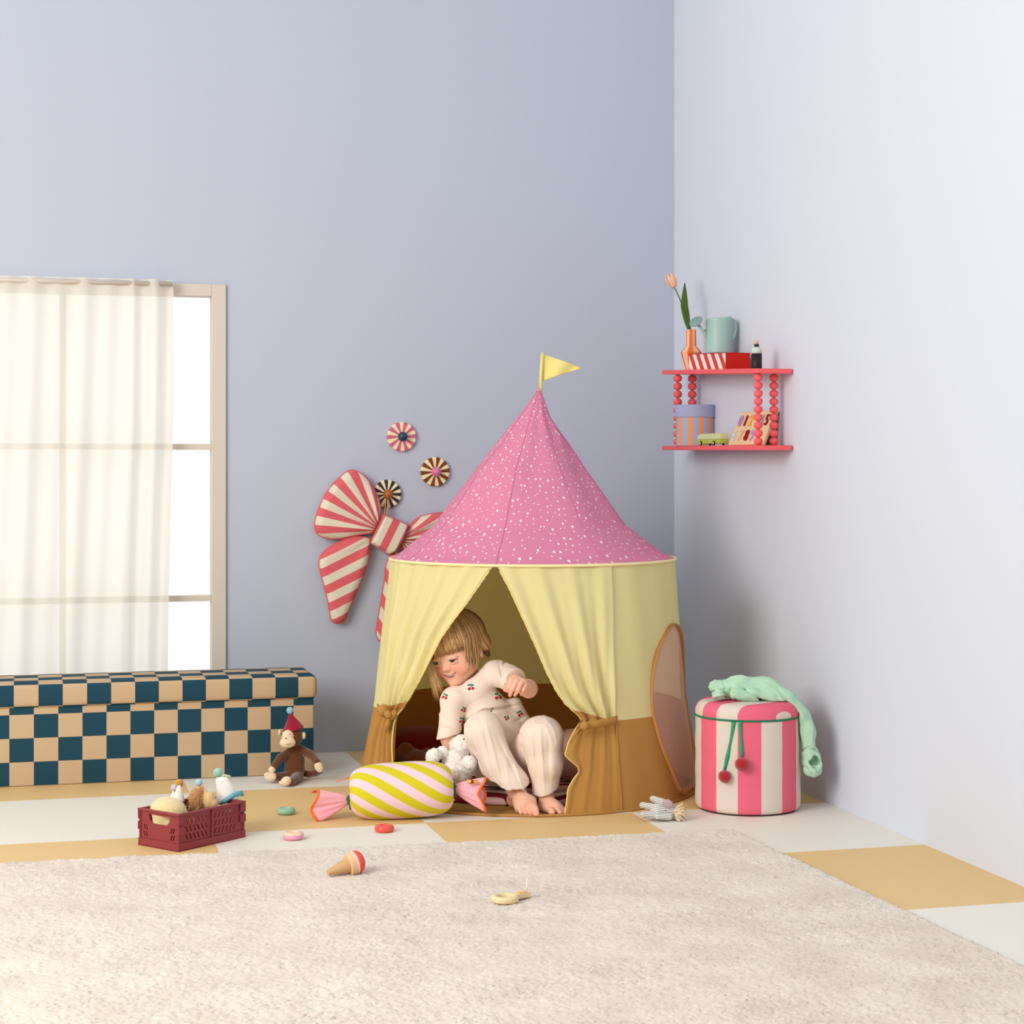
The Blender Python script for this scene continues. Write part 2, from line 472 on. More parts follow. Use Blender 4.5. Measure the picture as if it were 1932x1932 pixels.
gx2 = np.where((gx < .004) | (gx > LX-.009), gx+RNG.uniform(-.003, .003, gx.shape), gx)
gy2 = np.where((gy < .004) | (gy > LY-.009), gy+RNG.uniform(-.003, .003, gy.shape), gy)
RC = tuple(fl(1385, 1562, .0175)[:2])
c_, s_ = math.cos(ra), math.sin(ra)
def rugw(lx, ly):                        # local: x from the right edge leftwards, y from the far edge nearwards
    return RC[0]-lx*c_-ly*(-s_)*1.0*1, RC[1]-lx*s_*1-ly*c_
wx_ = RC[0]-gx2*c_+gy2*(-s_)*1.0
wy_ = RC[1]-gx2*s_*1.0-gy2*c_
V = np.stack([wx_, wy_, hgt], -1).reshape(-1, 3)
i_, j_ = np.meshgrid(np.arange(nx-1), np.arange(ny-1), indexing='ij')
a = (i_*ny+j_).ravel()
Fq = np.stack([a, a+1, a+ny+1, a+ny], 1)
mb = MB(); mb.add(V, Fq.tolist())
tag(mb.build('rug', m_rug), 'large cream wool pile rug in the foreground', 'rug')
RUGZ = .0185
# ================================================================ play tent
TD = 5.44                                 # depth of its axis in the view frame
def t_r(z): return np.interp(z, [0, .04, .26, .47, .672], [.5, .494, .456, .437, .417])
def t_c(z): return .0455+.0157*z/.672
def tp(phi, z, dr=0):
    r = t_r(z)+dr
    return np.array([t_c(z)+r*math.sin(phi), TD-r*math.cos(phi), z])
def proj(P): return 966+FP*P[0]/P[1], HZ+FP*(CH-P[2])/P[1]
def phi_px(px, z):
    a, b = -1.4, 1.4
    for _ in range(30):
        m = (a+b)/2
        if proj(tp(m, z))[0] < px: a = m
        else: b = m
    return (a+b)/2
def edge_phi(curve, z):
    ys = [q[1] for q in curve]; xs = [q[0] for q in curve]; phi = 0
    for _ in range(8):
        py = proj(tp(phi, z))[1]; phi = phi_px(np.interp(py, ys, xs), z)
    return phi
m_ty = mat('tent_yellow_cotton', (252, 244, 190), rough=.9, spec=.15, bump=.15, bscale=900, trans=.46)
m_tt = mat('tent_tan_cotton', (206, 154, 84), rough=.9, spec=.15, bump=.15, bscale=900, trans=.3)
m_ttd = mat('tent_brown_edging', (188, 130, 66), rough=.85)
tent = thing('play_tent', 'round play tent with dotted pink roof, yellow walls and a yellow flag', 'play tent', tw([t_c(0), TD, 0]))
ZS = .245
seamL, seamR = math.radians(-68), math.radians(30.5)
# fixed wall round the back, with the arched mesh window cut out
wc, = (math.radians(70),)
def win_hw(z):                            # half angle of the window at height z
    if z < .02 or z > .488: return 0
    if z > .28: return math.radians(22.5)*math.sqrt(max(0, 1-((z-.28)/.208)**2))**1.15
    return math.radians(22.5-11.5*((.28-z)/.26)**1.7)
def win_c(z): return math.radians(np.interp(z, [0, .15, .3, .488], [71, 70, 70, 68]))
zs = np.unique(np.concatenate([np.arange(0, .672, .006), [.672, ZS]]))
phis = np.arange(seamR, 2*PI+seamL+1e-4, math.radians(.75))
def wavy(phi, z):
    return .002*math.sin(phi*9+z*4)*math.sin(PI*min(1, z/.6))+.0015*math.sin(phi*23+z*7)
mb = MB(); P = []
for p in phis:
    for z in zs: P.append(tp(p, z, wavy(p, z)))
nz = len(zs); fs, mi = [], []
for i in range(len(phis)-1):
    for j in range(nz-1):
        z = (zs[j]+zs[j+1])/2; p = (phis[i]+phis[i+1])/2
        if z < .488 and z > .02 and abs(p-win_c(z)) < win_hw(z): continue
        a = i*nz+j; fs.append([a, a+nz, a+nz+1, a+1]); mi.append(0 if z > ZS else 1)
mb.add(tw(P), fs, mi)
solid(mb.build('wall_panel', [m_ty, m_tt], tent), .0012)
# mesh window + trim
m_net = bpy.data.materials.new('pink_net'); m_net.use_nodes = True
n, l = m_net.node_tree.nodes, m_net.node_tree.links
a1 = n.new('ShaderNodeBsdfTransparent'); a2 = n.new('ShaderNodeBsdfDiffuse'); a2.inputs[0].default_value = lin((238, 196, 182))
x2_ = n.new('ShaderNodeMixShader'); x2_.inputs[0].default_value = .5
l.new(a1.outputs[0], x2_.inputs[1]); l.new(a2.outputs[0], x2_.inputs[2]); l.new(x2_.outputs[0], n['Material Output'].inputs[0])
zz = np.concatenate([np.linspace(.02, .44, 30), .44+.0475*(1-(1-np.linspace(0, 1, 11)[1:])**2)]); P = []
for z in zz:
    for s in np.linspace(-1, 1, 15): P.append(tp(win_c(z)+s*(win_hw(z)+.02), z, .004*(1-s*s)))
mb = MB(); mb.add(tw(P), grid(40, 15)); nw = mb.build('net_window', m_net, tent)
loop = [tp(win_c(z)-win_hw(z), z, .003) for z in zz]+[tp(win_c(.488), .489, .003)]+[tp(win_c(z)+win_hw(z), z, .003) for z in zz[::-1]]
loop.append(loop[0])
mb = MB(); P, f = tube(tw(loop), .008, 8, flat=.5, up=(0, 0, 1)); mb.add(P, f); mb.build('window_trim', m_ttd, nw)
# curtains
ECL = [(935, 1066), (925, 1076), (905, 1105), (880, 1140), (855, 1172), (832, 1205), (816, 1238), (805, 1262), (793, 1288), (777, 1315), (763, 1335), (750, 1349), (747, 1362), (747, 1437), (746, 1500), (742, 1530)]
ECR = [(937, 1066), (945, 1080), (962, 1112), (986, 1165), (1011, 1220), (1031, 1268), (1048, 1302), (1066, 1328), (1090, 1348), (1098, 1358), (1085, 1378), (1072, 1402), (1066, 1424), (1076, 1434), (1090, 1446), (1093, 1456), (1082, 1470), (1072, 1488), (1070, 1510), (1066, 1535), (1060, 1560)]
zl = np.linspace(.672, 0.001, 200)
def curtain(name, curve, fixed, nf, tiez, sgn, label):
    nu, P, rows = 150, [], []
    tt = np.linspace(0, 1, 110)
    for s in np.linspace(0, 1, nu):
        zb = ZS+.034*s**2 if sgn > 0 else ZS+.012+.03*s**3
        for t in tt:
            z = .668+(zb-.668)*t/.62 if t < .62 else zb*(1-(t-.62)/.38)
            z = max(z, 0.001)
            e = EC[name][min(len(EC[name])-1, int(round((.672-z)/.672*(len(EC[name])-1))))]
            es = e
            if sgn > 0 and z < tiez:
                kk = z/tiez; es = EC[name][np.searchsorted(-zl, -tiez)]*kk+(EC[name][-1]-.05)*(1-kk)
            w = abs(es-fixed)
            full = abs(EC[name][1]-fixed)
            tight = max(0, 1-w/full)
            ph = fixed+(es-fixed)*(s**(1+.25*tight))+(e-es)*s**5
            dt = math.exp(-((z-tiez)/.05)**2)
            amp = .0025+.014*tight*(1-.62*dt)
            if z < tiez: amp *= (.13+.35*math.exp(-(tiez-z)/.05)) if sgn > 0 else (.35+.65*min(1, (z/tiez)**.6))
            dr = amp*math.sin(2*PI*nf*s**1.15+.6*math.sin(z*9)+(1.2 if sgn > 0 else 0))
            dr += .25*amp*math.sin(2*PI*nf*2.3*s+2+z*11)
            dr += -.006*dt+.002*math.sin(z*13+s*5)
            q = tp(ph, z, dr)
            if s > .985: q[1] += .004
            P.append(q)
    fs = grid(nu, len(tt)); mi = []
    for i in range(nu-1):
        for j in range(len(tt)-1): mi.append(0 if tt[j+1] <= .6201 else 1)
    mb = MB(); mb.add(tw(P), fs, mi)
    o = mb.build('door_curtain', [m_ty, m_tt], tent); tag(o, label)
    solid(o, .0014)
    # narrow folded hem along the opening edge
    E_ = [P[(nu-1)*len(tt)+j] for j in range(2, len(tt))]
    mb = MB(); Q, f = tube(tw(E_), .0023, 6, flat=1); mb.add(Q, f); mb.build('edge_binding', m_hem, o)
    return o
m_hem = mat('straw_edge_binding', (230, 206, 130), rough=.9)
EC = {}
EC['L'] = [edge_phi(ECL, z) for z in zl]; EC['R'] = [edge_phi(ECR, z) for z in zl]
cl = curtain('L', ECL, seamL, 4.2, .245, -1, 'left door curtain gathered with a tan tie')
cr_ = curtain('R', ECR, seamR, 3.2, .235, 1, 'right door curtain gathered with a tan tie')
# seams
for ph, nm in ((seamR, 'seam'), (seamL, 'seam')):
    mb = MB(); Q, f = tube(tw([tp(ph, z, .002) for z in np.linspace(.668, .248, 20)]), .0022, 6); mb.add(Q, f, 0)
    Q, f = tube(tw([tp(ph, z, .002) for z in np.linspace(.248, .004, 14)]), .0022, 6); mb.add(Q, f, 1)
    mb.build('seam', [m_ty, m_tt], tent)
# ties
def tie(pa, pb, knot, tails, wv=.011):
    mb = MB()
    def ribbon(pts, w):
        P = []
        for i, p in enumerate(pts):
            p = np.array(p); P += [p+A3(0, 0, w), p-A3(0, 0, w)]
        mb.add(tw(P), grid(len(pts), 2))
    n_ = 12; pts = []
    for i in range(n_):
        s = i/(n_-1); a = np.array(pa)*(1-s)+np.array(pb)*s; a[1] -= .008*math.sin(PI*s); pts.append(a)
    ribbon(pts, wv)
    P, f = ball(knot, (.011, .009, .012), 12); P = np.array(P); P[:, 0] += .002*np.sin(P[:, 2]*900); mb.add(tw(P), f)
    for tl in tails:
        k = len(tl)
        P = []
        for i, p in enumerate(tl):
            s = i/(k-1); w = .004+.012*math.sin(PI*min(1, s*1.0)*.8)
            P += [np.array(p)+A3(w*.5, 0, w), np.array(p)-A3(w*.5, 0, w)]
        mb.add(tw(P), grid(k, 2))
    o = mb.build('tie_band', m_tt, tent); solid(o, .002)
kz = CH-(1352-HZ)/FP*5.13
kn = tp(phi_px(744, kz), kz, .02)
tie(tp(seamL, kz+.008, .014), kn, kn+A3(0, -.006, 0), [[kn, kn+A3(.01, -.008, -.001), kn+A3(.024, -.006, -.003)], [kn, kn+A3(-.004, -.008, -.02), kn+A3(-.001, -.01, -.04)], [kn+A3(-.03, .0, .02), kn+A3(-.016, -.006, .012), kn]])
kz = CH-(1361-HZ)/FP*5.06
kn = tp(phi_px(1094, kz), kz, .024)
tie(tp(seamR, kz+.008, .010), kn+A3(.012, 0, 0), kn+A3(.004, -.006, 0), [[kn, kn+A3(-.008, -.006, .008), kn+A3(-.013, -.004, .0), kn+A3(-.006, -.006, -.008), kn], [kn, kn+A3(-.012, -.01, -.012), kn+A3(-.03, -.012, -.036)]])
# roof
rz = np.array([1.174, 1.158, 1.088, .930, .768, .686, .672]); rr = np.array([.004, .008, .0475, .169, .288, .389, .419]); rcx = np.array([.083, .079, .066, .053, .052, .0565, .0612])
nphi, nt_ = 256, 90; P = []; UVr = []
s_len = 0; ttz = np.linspace(0, 1, nt_)
def roofp(phi, t):
    z = 1.174-(1.174-.671)*t**1.12
    r = np.interp(z, rz[::-1], rr[::-1]); c = np.interp(z, rz[::-1], rcx[::-1])
    k = 8*(phi-seamR)
    sag = (1-math.cos(k))/2
    bell = math.sin(PI*t)**.8
    rr_ = r*(1-.045*sag*bell)
    rr_ += .004*bell*math.exp(-((((phi-seamR)*4/PI+.5) % 1-.5)/.035)**2)*0
    w = (1-t)**2
    rr_ += .1*r*w*math.sin(phi*11+t*9)*.5
    rr_ += .0035*math.exp(-((t-.42)/.16)**2)*math.sin(phi*6+1.0)*math.cos(t*16+phi*2)
    return np.array([c+rr_*math.sin(phi), TD-rr_*math.cos(phi), z])
for i in range(nphi):
    ph = 2*PI*i/nphi
    for t in ttz:
        q = roofp(ph, t); P.append(q)
        sl = .66*t; kk = .64*(((ph+PI) % (2*PI))-PI)
        UVr.append((sl*math.cos(kk), sl*math.sin(kk)))
m_roof = mat('pink_dotted_cotton', (220, 136, 166), rough=.9, spec=.15, bump=.12, bscale=900, trans=.12)
n, l = m_roof.node_tree.nodes, m_roof.node_tree.links
t_ = n.new('ShaderNodeTexCoord'); vo = n.new('ShaderNodeTexVoronoi'); vo.voronoi_dimensions = '2D'; vo.inputs['Scale'].default_value = 42; vo.inputs['Randomness'].default_value = .85
l.new(t_.outputs['UV'], vo.inputs['Vector'])
sx = n.new('ShaderNodeSeparateColor'); l.new(vo.outputs['Color'], sx.inputs[0])
th = mth(m_roof, 'MULTIPLY_ADD', mth(m_roof, 'POWER', sx.outputs[0], 3.0), .10, .075)
feed(m_roof, mixc(m_roof, mth(m_roof, 'LESS_THAN', vo.outputs['Distance'], th), (220, 136, 166), (252, 238, 238)))
mb = MB(); fs = grid(nphi, nt_, True); mb.add(tw(P), fs, 0, UVr)
roof = mb.build('roof', m_roof, tent); solid(roof, .0014)
for k in range(8):
    ph = seamR+k*PI/4
    mb = MB(); Q, f = tube(tw([roofp(ph, t)+A3(.0006*math.sin(ph), -.0006*math.cos(ph), 0) for t in np.linspace(.03, 1, 50)]), .0016, 5); mb.add(Q, f); mb.build('seam', m_seam if k else mat('rose_seam', (196, 112, 146)), roof) if False else mb.build('seam', mat('rose_seam', (196, 112, 146)), roof)
mb = MB(); Q = []
ring = [tp(PI+2*PI*i/120, .671, .004) for i in range(121)]
Q, f = tube(tw(ring), .0042, 8); mb.add(Q, f); mb.build('hoop_binding', mat('cream_binding', (240, 224, 170)), tent)
base = [tp(PI+2*PI*i/120, .004, .001) for i in range(121)]
mb = MB(); Q, f = tube(tw(base), .004, 8); mb.add(Q, f); mb.build('base_binding', m_tt, tent)
mb = MB(); Q, f = lathe([(0, .003), (.25, .003), (.497, .002)], 96); mb.add(tw(Q+A3(t_c(0), TD, 0)), f); gs = mb.build('groundsheet', m_tt, tent); solid(gs, .002)
# flag
d = TD
mb = MB(); Q, f = tube(tw([v(1020, 742, d), v(1021, 700, d), v(1023.5, 665, d)]), [.0055, .005, .0048], 10); mb.add(Q, f)
fg = mb.build('flag_pole', mat('pale_yellow_cloth', (244, 232, 150), rough=.9, trans=.25), tent)
P = []; nu, nv = 24, 12
for i in range(nu):
    s = i/(nu-1)
    for j in range(nv):
        t = j/(nv-1)
        px = 1024+71*s; y0_ = 667+(693-667)*s; y1_ = 719+(695-719)*s
        q = v(px, y0_+(y1_-y0_)*t, d); q[1] += .006*math.sin(s*8+t*2); P.append(q)
mb = MB(); mb.add(tw(P), grid(nu, nv)); o = mb.build('pennant', MATS['pale_yellow_cloth'], fg); solid(o, .0016)
# ---------------------------------------------------------------- inside the tent
m_mat = mat('play_mat_print', (232, 214, 204), rough=.95)
n, l = m_mat.node_tree.nodes, m_mat.node_tree.links
u, w_, _, tq = uvxy(m_mat)
nz_ = n.new('ShaderNodeTexNoise'); nz_.inputs['Scale'].default_value = 3.0; nz_.inputs['Detail'].default_value = 1
l.new(tq.outputs['UV'], nz_.inputs['Vector'])
k_ = mth(m_mat, 'FRACT', mth(m_mat, 'MULTIPLY_ADD', nz_.outputs['Fac'], 2.2, mth(m_mat, 'MULTIPLY', w_, 5.5)))
c1 = mixc(m_mat, mth(m_mat, 'GREATER_THAN', k_, .3), (126, 28, 36), (236, 214, 204))
c2 = mixc(m_mat, mth(m_mat, 'GREATER_THAN', k_, .55), c1, (168, 146, 168))
feed(m_mat, mixc(m_mat, mth(m_mat, 'GREATER_THAN', k_, .8), c2, (238, 196, 190)))
mb = MB(); Q, f = lathe([(0, .026), (.30, .026), (.405, .023), (.42, .012), (.41, .005), (0, .005)], 72)
uvm = Q[:, :2]*1.4+.5
mb.add(tw(Q+A3(.05, 5.485, 0)), f, 0, uvm)
tag(mb.build('play_mat', m_mat), 'quilted play mat in maroon, mauve and cream on the floor inside the tent', 'play mat')
def cushion(name, c, r, m, label, cat, rx=0, rz=0, pw=2.6):
    P, f = ball((0, 0, 0), (1, 1, 1), 40)
    s = np.sign(P); P = s*np.abs(P)**(2/pw)
    P = P/np.maximum(np.linalg.norm(np.abs(P)**1, axis=1, keepdims=True)**.15, .5)
    P = P*np.array(r); P = P@rotm(rx, 0, rz).T
    zmin = P[:, 2].min()
    P = P+np.array([c[0], c[1], c[2]-zmin])
    mb = MB(); mb.add(tw(P), f); return tag(mb.build(name, m), label, cat)
def seat(px, py, d): return v(px, py, d)[:1].tolist()+[d]
m_red = mat('dark_red_velvet', (132, 26, 22), rough=.9, sheen=.3)
cushion('floor_cushion', [(800-966)/FP*5.7, 5.68, .027], (.13, .10, .055), m_red, 'dark red velvet cushion lying at the back left inside the tent', 'cushion')
cushion('floor_cushion', [(1092-966)/FP*5.35, 5.36, .027], (.085, .08, .075), mat('rose_cotton', (226, 184, 172)), 'pale rose cushion behind the right tent curtain', 'cushion')
# ================================================================ striped pouf
m_pb = mat('pouf_cotton', (232, 214, 198), rough=.9, bump=.15, bscale=800)
PA, PB_ = (230, 104, 126), (220, 205, 192)
u, w_, _, _ = uvxy(m_pb)
feed(m_pb, mixc(m_pb, mth(m_pb, 'GREATER_THAN', mth(m_pb, 'FRACT', u), .5), PA, PB_))
pc = A3((1411.5-966)/FP*5.076, 5.085, 0); PR = .1445
zt_ = CH-(1361-HZ)/FP*(5.085-PR)            # height of the green piping at the front
zc = .262
pouf = thing('storage_pouf', 'round storage pouf with pink and cream stripes by the right wall', 'pouf', tw(pc))
def puv(P, lid):
    x = P[:, 0]; y = P[:, 1]
    a = np.arctan2(x, -y)                      # 0 towards the viewer
    return np.stack([(x*.574-y*.819)/(.772*PR)+.219, P[:, 2]], 1)
N_ = 120
prof = [(PR-.012, .003), (PR-.003, .006), (PR, .014)]+[(PR+.0005*math.sin(k), .014+(zt_-.011)*k/20) for k in range(1, 21)]
def drum(profile, lid=False, n=N_):
    P = []; U = []
    for i in range(n+1):
        a = -PI+2*PI*i/n
        for r, z in profile:
            P.append((r*math.sin(a), -r*math.cos(a), z))
            U.append((a/(2*PI)*7.14+.355, z))
    P = np.array(P)
    if lid: U = puv(P, True)
    return P, grid(n+1, len(profile)), U
P, f, U = drum(prof); mb = MB(); mb.add(tw(P+pc), f, 0, U)
mb.build('drum', m_pb, pouf)
mb = MB(); P, f = lathe([(0, .0), (PR-.010, 0), (PR-.008, .006), (0, .006)], 60); mb.add(tw(P+pc), f); mb.build('base', mat('dark_brown_base', (70, 50, 44)), pouf)
lidp = [(PR+.001, zt_+.003), (PR+.001, zt_+.008)]
for k in range(12):
    a = k/11*PI/2
    lidp.append((PR-.028+.029*math.cos(a), zt_+.010+.030*math.sin(a)))
for k in range(1, 10): lidp.append((max(0, (PR-.028)*(1-k/9)), zt_+.040+.004*(k/9)))
P, f, U = drum(lidp, True); mb = MB(); mb.add(tw(P+pc), f, 0, U); lid = mb.build('lid', m_pb, pouf)
LIDZ = zt_+.044
m_gr = mat('green_cord', (40, 120, 84), rough=.8)
mb = MB(); P, f = torus(PR+.001, .0028, 90, 8); mb.add(tw(P+pc+A3(0, 0, zt_)), f); mb.build('piping', m_gr, pouf)
m_rib = mat('green_ribbon', (46, 160, 110), rough=.7); m_pom = mat('dark_red_felt', (176, 18, 38), rough=1, sheen=.5, bump=.8, bscale=900, bdist=.002)
def pd(px, rr=PR):
    x = (px-966)/FP*(5.085-rr)-pc[0]; return pc[1]-math.sqrt(max(0, rr*rr-x*x))
for (a, b, r) in (((1384, 1362), (1367, 1465), 12.0), ((1396, 1362), (1399.5, 1442), 13.0)):
    mb = MB(); P = []
    k = 14
    for i in range(k):
        s = i/(k-1); px = a[0]+(b[0]-a[0])*s**1.15; py = a[1]+(b[1]-a[1]-r)*s
        q = v(px, py, pd(px)-.004); wd = .0045*(1-.6*abs(math.sin(s*4.2)))+.0012
        P += [q+A3(-wd, .0, 0), q+A3(wd, -.001, 0)]
    mb.add(tw(P), grid(k, 2)); rb = mb.build('ribbon', m_rib, pouf); solid(rb, .0012)
    R_ = r/FP*4.94; q = v(b[0], b[1], pd(b[0])-R_-.001)
    P, f = ball((0, 0, 0), R_, 24); P *= (1+.05*vn(P, 260, 2))[:, None]
    mb = MB(); mb.add(tw(P+q), f); mb.build('pompom', m_pom, rb)
# ================================================================ checked storage bench
m_ck = checker('checked_fabric', (194, 166, 132), (28, 66, 82), rough=.9, bump=.15, bscale=900)
BX1 = fl(590, 1458)[0]; BY0 = 5.6; BY1 = BY0+.235; BX0 = BX1-.98
cell = .0698
cxs = onY(553.8, 1400, BY0)[0]               # a checker edge on the front
zf = onY(553.8, 1374.5, BY0)[2]
bench = thing('storage_bench', 'long storage bench covered in teal and beige checks under the window', 'bench', ((BX0+BX1)/2, (BY0+BY1)/2, 0))
zL = onY(590, 1319, BY0-.012)[2]; zT = onY(500, 1283, BY0)[2]+.004
def bench_box(lo, hi, r, x_edge, z_edge, name, par):
    bm = bmesh.new(); P, f = boxv(lo, hi); vs = [bm.verts.new(p) for p in P]
    for q in f: bm.faces.new([vs[i] for i in q])
    bmesh.ops.bevel(bm, geom=bm.edges[:]+bm.verts[:], offset=r, segments=6, affect='EDGES', profile=.5)
    me = bpy.data.meshes.new(name); uvl = bm.loops.layers.uv.new('UVMap')
    for fa in bm.faces:
        fa.smooth = True
        nn = fa.normal
        for lp in fa.loops:
            x, y, z = lp.vert.co
            # unrolled height: continue over the rounded front edge onto the top
            if y-lo[1] < r and z > hi[2]-r:
                a = math.atan2(z-(hi[2]-r), (lo[1]+r)-y) if (z-(hi[2]-r)) > 0 or y < lo[1]+r else 0
                h = hi[2]-r+a*r
            elif abs(nn.z) > .7: h = hi[2]-r+PI/2*r+(y-lo[1]-r)
            else: h = z
            uu = (x-x_edge)/cell if abs(nn.x) < .8 else (hi[0]-x_edge+(y-lo[1]))/cell
            lp[uvl].uv = (uu, (h-z_edge)/cell)
    o0 = np.array(ORG[par.name])
    for q in bm.verts: q.co = q.co-Vector(o0)
    bm.to_mesh(me); bm.free(); me.materials.append(m_ck)
    o = bpy.data.objects.new(name, me); COL.objects.link(o); o.parent = par; ORG[o.name] = tuple(o0)
    return o
bench_box((BX0, BY0, 0.0), (BX1, BY1, zL+.004), .004, cxs, zf, 'box', bench)
lx = onY(563, 1300, BY0-.014)[0]
ztop = onY(596, 1281, BY0-.014)[2]+.012
bench_box((BX0-.012, BY0-.014, zL), (BX1+.010, BY1+.004, ztop), .019, lx, zL+.001, 'lid', bench)
# ================================================================ wall roundels
def roundel(px, py, ca, cb, ball_c, n, label, rot=0, R=.0485):
    c = onY(px, py, WY); t = thing('wall_knob', label, 'wall hook', (c[0], WY, c[2]), 'striped wooden wall knobs')
    m = mat('knob_'+label.split()[0], ca, rough=.45, coat=.2)
    u, w_, _, _ = uvxy(m)
    feed(m, mixc(m, mth(m, 'GREATER_THAN', mth(m, 'FRACT', mth(m, 'MULTIPLY', mth(m, 'ADD', mth(m, 'DIVIDE', mth(m, 'ARCTAN2', w_, u), 2*PI), 1+rot), n)), .52), ca, cb))
    M = Matrix.Translation((c[0], WY, c[2]))@Matrix.Rotation(PI/2, 4, 'X')
    prof = [(R*.97, 0), (R, .002), (R, .012), (R-.003, .015), (0, .015)]
    P, f = lathe(prof, 64); mb = MB(); mb.add(xf(M, P), f, 0, P[:, :2], smooth=False)
    d_ = mb.build('disc', m, t)
    mb = MB(); P, f = ball((0, 0, 0.027), .0165, 28); mb.add(xf(M, P), f); mb.build('knob', mat('ball_'+label.split()[0], ball_c, rough=.35, coat=.4), t)
    return t
CRM = (238, 222, 176)
roundel(757, 824, (206, 98, 132), CRM, (32, 62, 82), 10, 'pink and cream striped wooden knob with a dark blue ball, topmost of the three', .02)
roundel(820, 890, (122, 62, 28), CRM, (216, 112, 158), 10, 'brown and cream striped wooden knob with a pink ball, nearest the tent roof', .01)
roundel(729.5, 932, (44, 48, 58), CRM, (164, 92, 36), 11, 'black and cream striped wooden knob with a brown ball holding the bow loop', .03, .047)
# ================================================================ big fabric bow on the wall
BYb = WY-.03
def b4(pts): return [onY(580+a/4.2, 760+b/4.2, BYb)[[0, 2]] for a, b in pts]
def smooth_poly(p, k=3):
    p = np.array(p)
    for _ in range(k):
        q = np.roll(p, -1, 0); p = np.stack([.75*p+.25*q, .25*p+.75*q], 1).reshape(-1, 2)
    return p
def pdist(Q, poly):
    d = np.full(len(Q), 1e9); ins = np.zeros(len(Q), bool); n = len(poly)
    for i in range(n):
        a, b = poly[i], poly[(i+1) % n]; e = b-a; w = Q-a
        t = np.clip((w@e)/(e@e), 0, 1); d = np.minimum(d, np.linalg.norm(w-t[:, None]*e, axis=1))
        c = (a[1] > Q[:, 1]) != (b[1] > Q[:, 1])
        with np.errstate(divide='ignore', invalid='ignore'):
            xx = (b[0]-a[0])*(Q[:, 1]-a[1])/(b[1]-a[1])+a[0]
        ins ^= c & (Q[:, 0] < xx)
    return np.where(ins, -d, d)
kc = onY(580+575/4.2, 760+1010/4.2, BYb)[[0, 2]]
kc2 = onY(580+730/4.2, 760+1080/4.2, BYb)[[0, 2]]
BA, BB = (216, 98, 104), (222, 212, 190)
m_bow = mat('striped_towelling', BA, rough=1, spec=.1, bump=.5, bscale=700, bdist=.002, sheen=.2)
u, w_, _, _ = uvxy(m_bow)
feed(m_bow, mixc(m_bow, mth(m_bow, 'GREATER_THAN', mth(m_bow, 'FRACT', u), .5), BA, BB))
m_bp = mat('bow_piping', (220, 92, 98), rough=.9)
bow = thing('fabric_bow', 'large padded bow in pink and cream stripes hanging on the back wall', 'bow', (kc[0], WY, kc[1]))
def bowpart(name, pts, T, uvf, foldf=None, off=0.0, h=.0032, pipe=True, it=2, ew=.024):
    poly = smooth_poly(b4(pts), it)
    lo = poly.min(0)-.01; hi = poly.max(0)+.01
    yc = BYb-off
    def F(P):
        Q = P[:, [0, 2]]; d = pdist(Q, poly); dd = np.clip(-d, 0, None)
        w = ew
        hh = T*np.sqrt(np.clip(1-(1-np.clip(dd/w, 0, 1))**2, 0, 1))
        if foldf is not None: hh = hh*(1+foldf(Q, dd))
        hh = np.maximum(hh, .0015)
        return np.maximum(np.abs(P[:, 1]-yc)-hh, d)*.6
    V, Fc = surf(F, (lo[0], yc-T*1.6-.01, lo[1]), (hi[0], yc+T*1.6+.01, hi[1]), h)
    V[:, 1] = np.minimum(V[:, 1], WY-.001)
    mb = MB(); mb.add(V, Fc.tolist(), 0, uvf(V[:, [0, 2]])); o = mb.build(name, m_bow, bow)
    if pipe:
        L = [(a, yc-.002, b) for a, b in poly]; L += [L[0]]
        mb = MB(); P, f = tube(L, .0026, 6); mb.add(P, f); mb.build('piping', m_bp, o)
    return o
def ang_uv(c, per, off):
    def g(Q):
        a = np.degrees(np.arctan2(Q[:, 1]-c[1], Q[:, 0]-c[0])) % 360
        return np.stack([a/per+off, Q[:, 0]], 1)
    return g
def lin_uv(dirx, dirz, per, ref, off=.25):
    n_ = np.array([-dirz, dirx], float); n_ /= np.linalg.norm(n_)
    r0 = onY(580+ref[0]/4.2, 760+ref[1]/4.2, BYb)[[0, 2]]
    s = 1/4.2/FP*6.05
    return lambda Q: np.stack([((Q-r0)@n_)/(per*s)+off, Q[:, 0]], 1)
def rad_fold(c, k, amp, ph=0):
    def g(Q, dd):
        a = np.arctan2(Q[:, 1]-c[1], Q[:, 0]-c[0]); r = np.hypot(Q[:, 0]-c[0], Q[:, 1]-c[1])
        return amp*np.sin(a*k+ph)*np.exp(-r/.09)-.35*np.exp(-r/.03)
    return g
bowpart('loop', [(560, 960), (580, 870), (575, 800), (545, 715), (510, 650), (460, 585), (400, 545), (350, 530), (300, 550), (230, 615), (165, 690), (115, 775), (78, 870), (55, 950), (60, 1015), (95, 1055), (180, 1078), (280, 1078), (370, 1055), (450, 1035), (520, 1035)], .026, ang_uv(kc, 15.7, -.12), rad_fold(kc, 15, .55))
bowpart('tail', [(500, 1075), (430, 1060), (330, 1070), (200, 1125), (110, 1195), (88, 1260), (100, 1330), (130, 1440), (165, 1580), (180, 1690), (198, 1738), (240, 1750), (290, 1732), (320, 1660), (370, 1540), (420, 1420), (470, 1300), (492, 1200), (492, 1110)], .020, lin_uv(375, 180, 134, (105, 1350)), rad_fold(kc, 11, .4))
bowpart('tail', [(680, 1180), (640, 1230), (613, 1320), (618, 1370), (598, 1480), (578, 1600), (552, 1750), (542, 1830), (558, 1880), (600, 1897), (650, 1850), (720, 1700), (760, 1500), (760, 1300), (720, 1180)], .018, lin_uv(120, -230, 118, (610, 1600)), rad_fold(kc2, 9, .4))
